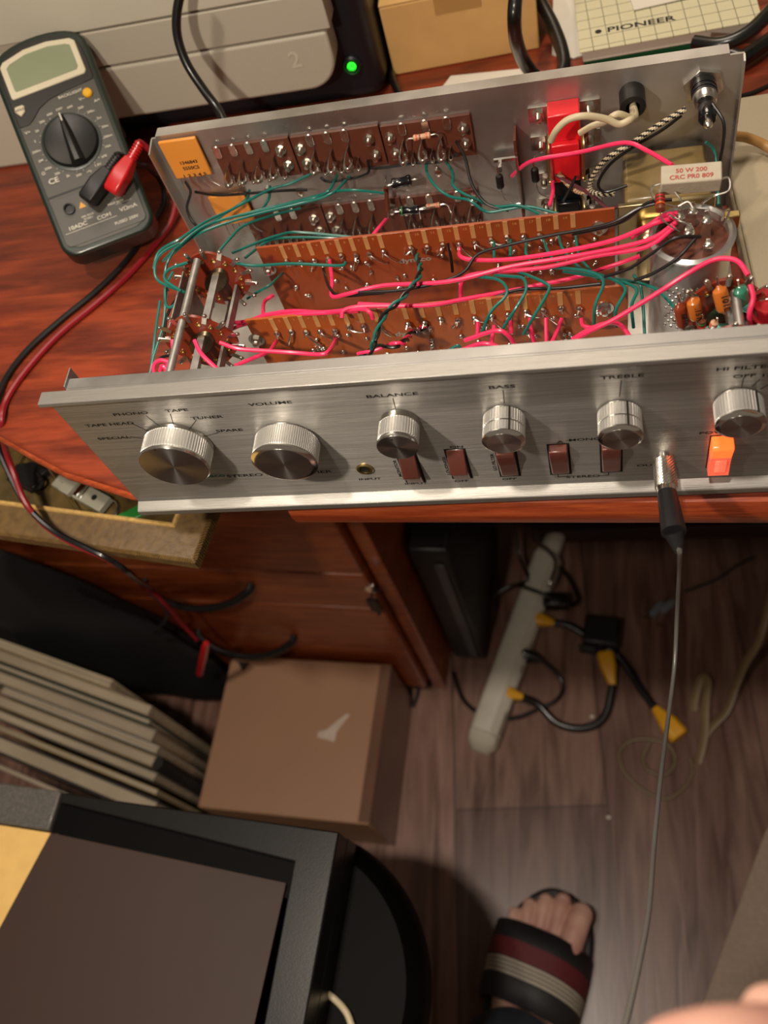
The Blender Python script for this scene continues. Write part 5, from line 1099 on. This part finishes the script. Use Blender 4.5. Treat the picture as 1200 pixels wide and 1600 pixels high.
M['clearp'] = mat('clear_plastic', 'a0a8b0', .15, 0, 0, trans=.6)
for i, (p, a, lab) in enumerate((((0.3212,0.2545,-0.7580), .9, 'clear plastic connector on the floor, left of the pair'), ((0.3354,0.2590,-0.7580), .7, 'clear plastic connector on the floor, right of the pair'))):
    mx = Matrix.Translation(Vector(p)) @ Matrix.Rotation(a, 4, 'Z')
    o = obj('plastic_connector', B().box((-.010, -.0045, 0), (.010, .0045, .007), mx).box((.010, -.0020, .002), (.015, .0020, .005), mx), 'clearp', bevel=.0008); tag(o, lab, 'connector')
for i, (p, lab) in enumerate((((0.3076,0.2449,-0.7590), 'tiny pale nut on the floor by the clear connectors'), ((0.3249,0.2339,-0.7590), 'tiny brass washer on the floor below the clear connectors'))):
    o = obj('nut', B().lathe([(.0038, 0), (.0038, .003), (.0018, .0031), (.0018, 0)], p, (0, 0, 1), 6, cap=False), 'brass'); tag(o, lab, 'nut')
for p, lab in (((0.2507,-0.0142,-0.7590), 'small white pellet on the floor above the sandal'), ((0.2342,0.1096,-0.7590), 'small white scrap inside the looped extension cord')):
    o = obj('white_pellet', B().sph(p, .003, 10, (1, .8, .7)), 'paper'); tag(o, lab, 'pellet')
mt_ = thing('chair_mat', 'dull grey floor mat whose edge cuts the lower right corner', 'mat', (.43, -.25, -.76))
M['matg'] = mat('mat_grey', '94806f', .55, 0, .1, 200, .2, 400)
obj('mat_sheet', B().prism([(0.4263,-0.0234,-0.7575)[:2], (0.3354,-0.2226,-0.7575)[:2], (.30, -.42), (.9, -.42), (.9, .02), (.46, .02)], -.7598, -.7575), 'matg', mt_, bevel=.0008)

# ---- output plug and its thin grey cable hanging from the front panel
ox, oz = .2858, .0262
cbk = thing('audio_cable', 'thin grey audio cable with knurled metal plug hanging from the front panel', 'cable', (ox, -.001, oz))
b = B(); n = 40; rr = []
for t in range(0, 19):
    rr.append([(ox+(.0050+(.00022 if (k+t) % 2 else -.0001))*math.cos(2*PI*k/n), -.0022-t*.00082, oz+(.0050+(.00022 if (k+t) % 2 else -.0001))*math.sin(2*PI*k/n)) for k in range(n)])
b.rings(rr)
obj('knurled_shell', b, 'tin', cbk, smooth=False)
obj('collar', B().lathe([(.0046, -.001), (.0046, .0024)], (ox, 0, oz), (0, -1, 0), 24), 'chrome', cbk)
obj('rear_collar', B().lathe([(.0050, .0166), (.0047, .0180), (.0044, .0200)], (ox, 0, oz), (0, -1, 0), 24), 'chrome', cbk)
s0 = Vector((ox, -.019, oz)); s1 = Vector((0.2872,-0.0425,0.0300)); s2 = Vector((0.2895,-0.0500,0.0243))
obj('boot', B().tube([s0, s0*.5+s1*.5, s1], .0048, 20, 6, radii=(.0044, .0056)), 'rubber', cbk)
obj('strain_relief', B().tube([s1, s1*.5+s2*.5, s2], .004, 16, 4, radii=(.0046, .0020)), 'rubber', cbk)
obj('cord', B().tube([s1*.2+s2*.8]+[(0.2896,-0.0500,0.0231),(0.2944,-0.0282,-0.0463),(0.2957,-0.0296,-0.0948),(0.2936,-0.0534,-0.1137),(0.2873,-0.0888,-0.1084),(0.2803,-0.1268,-0.0807),(0.2741,-0.1639,-0.0468),(0.2694,-0.1946,-0.0157),(0.2644,-0.2153,0.0035),(0.2587,-0.2355,0.0173),(0.2538,-0.2478,0.0259),(0.2409,-0.2652,0.0409)], .00125, 10, 8), mat('grey_cord', '605e5a', .32, 0, .05, coat=.3), cbk)

# ---- the person: foot in a slide sandal, jeans hem
skin = None
m, nt, bs_ = new('skin'); setp(bs_, Roughness=.5); bs_.inputs['Subsurface Weight'].default_value = .08; bs_.inputs['Subsurface Radius'].default_value = (.01, .004, .002)
nz = nt.nodes.new('ShaderNodeTexNoise'); nz.inputs['Scale'].default_value = 30; nt.links.new(texco(nt, (1, 1, 1)), nz.inputs['Vector'])
r_ = nt.nodes.new('ShaderNodeValToRGB'); r_.color_ramp.elements[0].color = srgb('b8877a'); r_.color_ramp.elements[1].color = srgb('d4ac98'); r_.color_ramp.elements[0].position = .3; r_.color_ramp.elements[1].position = .7
nt.links.new(nz.outputs[0], r_.inputs[0]); nt.links.new(r_.outputs[0], bs_.inputs['Base Color']); M['skin'] = m
M['nail'] = mat('toenail', 'c8a898', .25, 0, 0)
M['denim'] = mat('blue_denim', '3a4858', .85, 0, .3, 600, .3, 900)
# sandal frame: origin at toe end of the sole, +y towards the toes
toe = Vector((.1930, -.1010)); heel = Vector((.1260, -.3650)); fd = (toe-heel).normalized(); fa = math.atan2(fd.y, fd.x)-PI/2
FT = (toe.x, toe.y, -.76)
sole_h = .026
sd = thing('slide_sandal', 'black slide sandal with a maroon and cream striped strap on the left foot', 'sandal', FT, fa)
def solepoly(g=0):
    # x right = inner (big toe) side
    pts = [(.012, -.001), (.030, -.010), (.044, -.030), (.050, -.055), (.0505, -.085), (.044, -.13), (.036, -.18), (.034, -.23), (.024, -.262), (.0, -.272), (-.024, -.262), (-.036, -.23), (-.044, -.18), (-.056, -.13), (-.060, -.095), (-.056, -.065), (-.044, -.036), (-.026, -.012), (-.008, -.001)]
    c = Vector((-.003, -.13))
    return [tuple((Vector(p)-c)*(1-g)+c) for p in spline2(pts)]
def spline2(pts):
    q = [Vector((x, y, 0)) for x, y in pts]; q.append(q[0]); return [(v.x, v.y) for v in spline(q, 4)][:-1]
obj('sole', B().prism(solepoly(), 0, sole_h-.003), 'rubber', sd, local=True, bevel=.004, seg=3)
obj('footbed', B().prism(solepoly(.04), sole_h-.0031, sole_h), mat('footbed_black', '201e20', .6, 0, .1), sd, local=True, bevel=.001)
# foot, one continuous body
b = B()
def blob(c, r, sc=(1, 1, 1)): b.sph(c, r, 16, sc)
zz = sole_h+.001
toes = [((.026, -.020), .0125, .052), ((.006, -.0135), .0088, .048), ((-.0105, -.0200), .0082, .044), ((-.0250, -.0300), .0078, .040), ((-.0375, -.0440), .0074, .034)]
toes = [((x*1.13+.001, y+.006), r_*1.08, L_) for (x, y), r_, L_ in toes]
for (x, y), r_, L_ in toes:
    b.tube([(x, y-r_*.6, zz+r_*.85), (x*.96, y-L_*.35, zz+r_*1.25), (x*.82, y-L_-.01, zz+r_*1.5), (x*.7, y-L_-.035, zz+.022)], r_, 14, 4, radii=(r_*.95, r_*1.1))
    blob((x, y-r_*.55, zz+r_*.88), r_, (1, 1.05, .9))
secs = [(-.058, .000, .042, .013, .012), (-.080, -.001, .046, .017, .016), (-.110, -.001, .043, .022, .021), (-.140, .001, .038, .028, .027), (-.170, .003, .035, .036, .035), (-.200, .003, .034, .042, .042), (-.230, .002, .033, .038, .037), (-.252, .001, .026, .028, .028), (-.262, 0, .012, .014, .022)]
rr = []
for y, cx_, hw, hh, cz_ in secs:
    rr.append([(cx_+hw*1.05*math.cos(t)*(1 if math.sin(t) < .2 else 1-.15*math.sin(t)), y, zz+cz_+hh*math.sin(t)) for t in [2*PI*k/24 for k in range(24)]])
b.rings(rr)
b.tube([(.003, -.200, zz+.035), (.002, -.212, zz+.090), (.000, -.226, zz+.170), (-.002, -.240, zz+.26), (0, -.26, zz+.36)], .04, 20, 5, radii=(.036, .052))
pe_ = thing('person', 'person in blue jeans with one bare foot in a striped slide sandal', 'person', FT, fa)
fo = obj('body', b, 'skin', pe_, local=True)
md = fo.modifiers.new('fuse', 'REMESH'); md.mode = 'VOXEL'; md.voxel_size = .0018; md.use_smooth_shade = True
md = fo.modifiers.new('soft', 'SMOOTH'); md.factor = .6; md.iterations = 5
for i, ((x, y), r_, L_) in enumerate(toes):
    child(obj('toenail', B().sph((x, y-r_*.75, zz+r_*1.62), r_*.62, 12, (1, 1.15, .28)), 'nail', pe_, local=True), fo)
b = B(); rr = []
for k_, (y, z_, r_) in enumerate(((-.188, .090, .064), (-.192, .094, .068), (-.205, .130, .066), (-.222, .20, .066), (-.245, .30, .072), (-.26, .38, .078))):
    rr.append([(r_*math.cos(t)*(1+.05*math.sin(4*t+k_)), y-.012+r_*math.sin(t)*1.05, z_+.012*math.sin(t+.5)*(1 if k_ < 2 else .3)) for t in [2*PI*i/32 for i in range(32)]])
b.rings(rr, cap=False); jn = obj('jeans_leg', b, 'denim', pe_, local=True); md = jn.modifiers.new('thick', 'SOLIDIFY'); md.thickness = .003
# strap over the instep, stripes as bands of its mesh
M['strapblk'] = mat('strap_black', '1e1d20', .6, 0, .05, 600, .2, 900); M['strapmar'] = mat('strap_maroon', '5e1c22', .6, 0, .05, 600, .2, 900); M['strapcr'] = mat('strap_cream', 'b0a898', .6, 0, .05, 600, .2, 900)
b = B(); rows = [(-0.0620, 0), (-0.0810, 0), (-0.0815, 1), (-0.0995, 1), (-0.1000, 0), (-0.1012, 2), (-0.1036, 2), (-0.1042, 0), (-0.1054, 2), (-0.1078, 2), (-0.1084, 0), (-0.1096, 2), (-0.1120, 2), (-0.1126, 0), (-0.1138, 2), (-0.1162, 2), (-0.1170, 0), (-0.1420, 0)]
ringsP = []
for y, mi in rows:
    t = (-.062-y)/.08; hw = .0535-.004*abs(t-.3); hh = .030+.019*t; row = []
    for k in range(25):
        a = PI*k/24; cx_ = -.004
        row.append((cx_+(hw+.0015)*math.copysign(abs(math.cos(a))**.75, math.cos(a)), y+.010*math.sin(a)-.10*(cx_+hw*math.cos(a)), .010+(sole_h+hh-.004)*math.sin(a)**.8 if 0 < k < 24 else .010))
    ringsP.append(row)
RR = [[b.bm.verts.new(p) for p in r] for r in ringsP]
for i in range(len(rows)-1):
    b.mi = rows[i][1]
    for k in range(24): b.face([RR[i][k], RR[i][k+1], RR[i+1][k+1], RR[i+1][k]])
so = obj('strap', b, ['strapblk', 'strapmar', 'strapcr'], sd, local=True); md = so.modifiers.new('thick', 'SOLIDIFY'); md.thickness = .003; md.offset = 1

# the person's hand, held low and close in the lower right corner
hb = B()
def dig(pts, r0, r1):
    hb.tube(pts, r0, 14, 5, radii=(r0, r1)); hb.sph(pts[0], r0*.98, 14)
dig([(0.2660,-0.2436,0.2024),(0.2757,-0.2417,0.2020),(0.2878,-0.2415,0.1952),(0.3038,-0.2447,0.1795)], .0074, .0092)
dig([(0.2604,-0.2556,0.1924),(0.2719,-0.2545,0.1946),(0.2864,-0.2549,0.1856),(0.3051,-0.2569,0.1698)], .0078, .0096)
dig([(0.2625,-0.2691,0.1770),(0.2743,-0.2681,0.1791),(0.2882,-0.2686,0.1702),(0.3069,-0.2691,0.1576)], .0074, .0092)
dig([(0.2700,-0.2819,0.1583),(0.2797,-0.2809,0.1608),(0.2930,-0.2810,0.1523),(0.3095,-0.2799,0.1436)], .0064, .0082)
dig([(0.2888,-0.2360,0.1720),(0.3016,-0.2398,0.1568),(0.3154,-0.2463,0.1422),(0.3284,-0.2581,0.1295)], .0086, .0120)
P4 = [(0.3129,-0.2453,0.1695),(0.3163,-0.2568,0.1572),(0.3184,-0.2689,0.1450),(0.3173,-0.2795,0.1369),(0.3474,-0.2604,0.1323),(0.3853,-0.2605,0.1040),(0.4925,-0.2657,0.0179)]
for q in P4[:4]: hb.tube([q, (q+P4[4])*.5 if isinstance(q, Vector) else (Vector(q)+Vector(P4[4]))*.5, P4[4]], .011, 14, 3, radii=(.0105, .0150))
hb.tube([P4[4], P4[5], P4[6]], .022, 18, 4, radii=(.0220, .0300))
hd = obj('hand', hb, 'skin', pe_)
md = hd.modifiers.new('fuse', 'REMESH'); md.mode = 'VOXEL'; md.voxel_size = .0014; md.use_smooth_shade = True
md = hd.modifiers.new('soft', 'SMOOTH'); md.factor = .6; md.iterations = 6
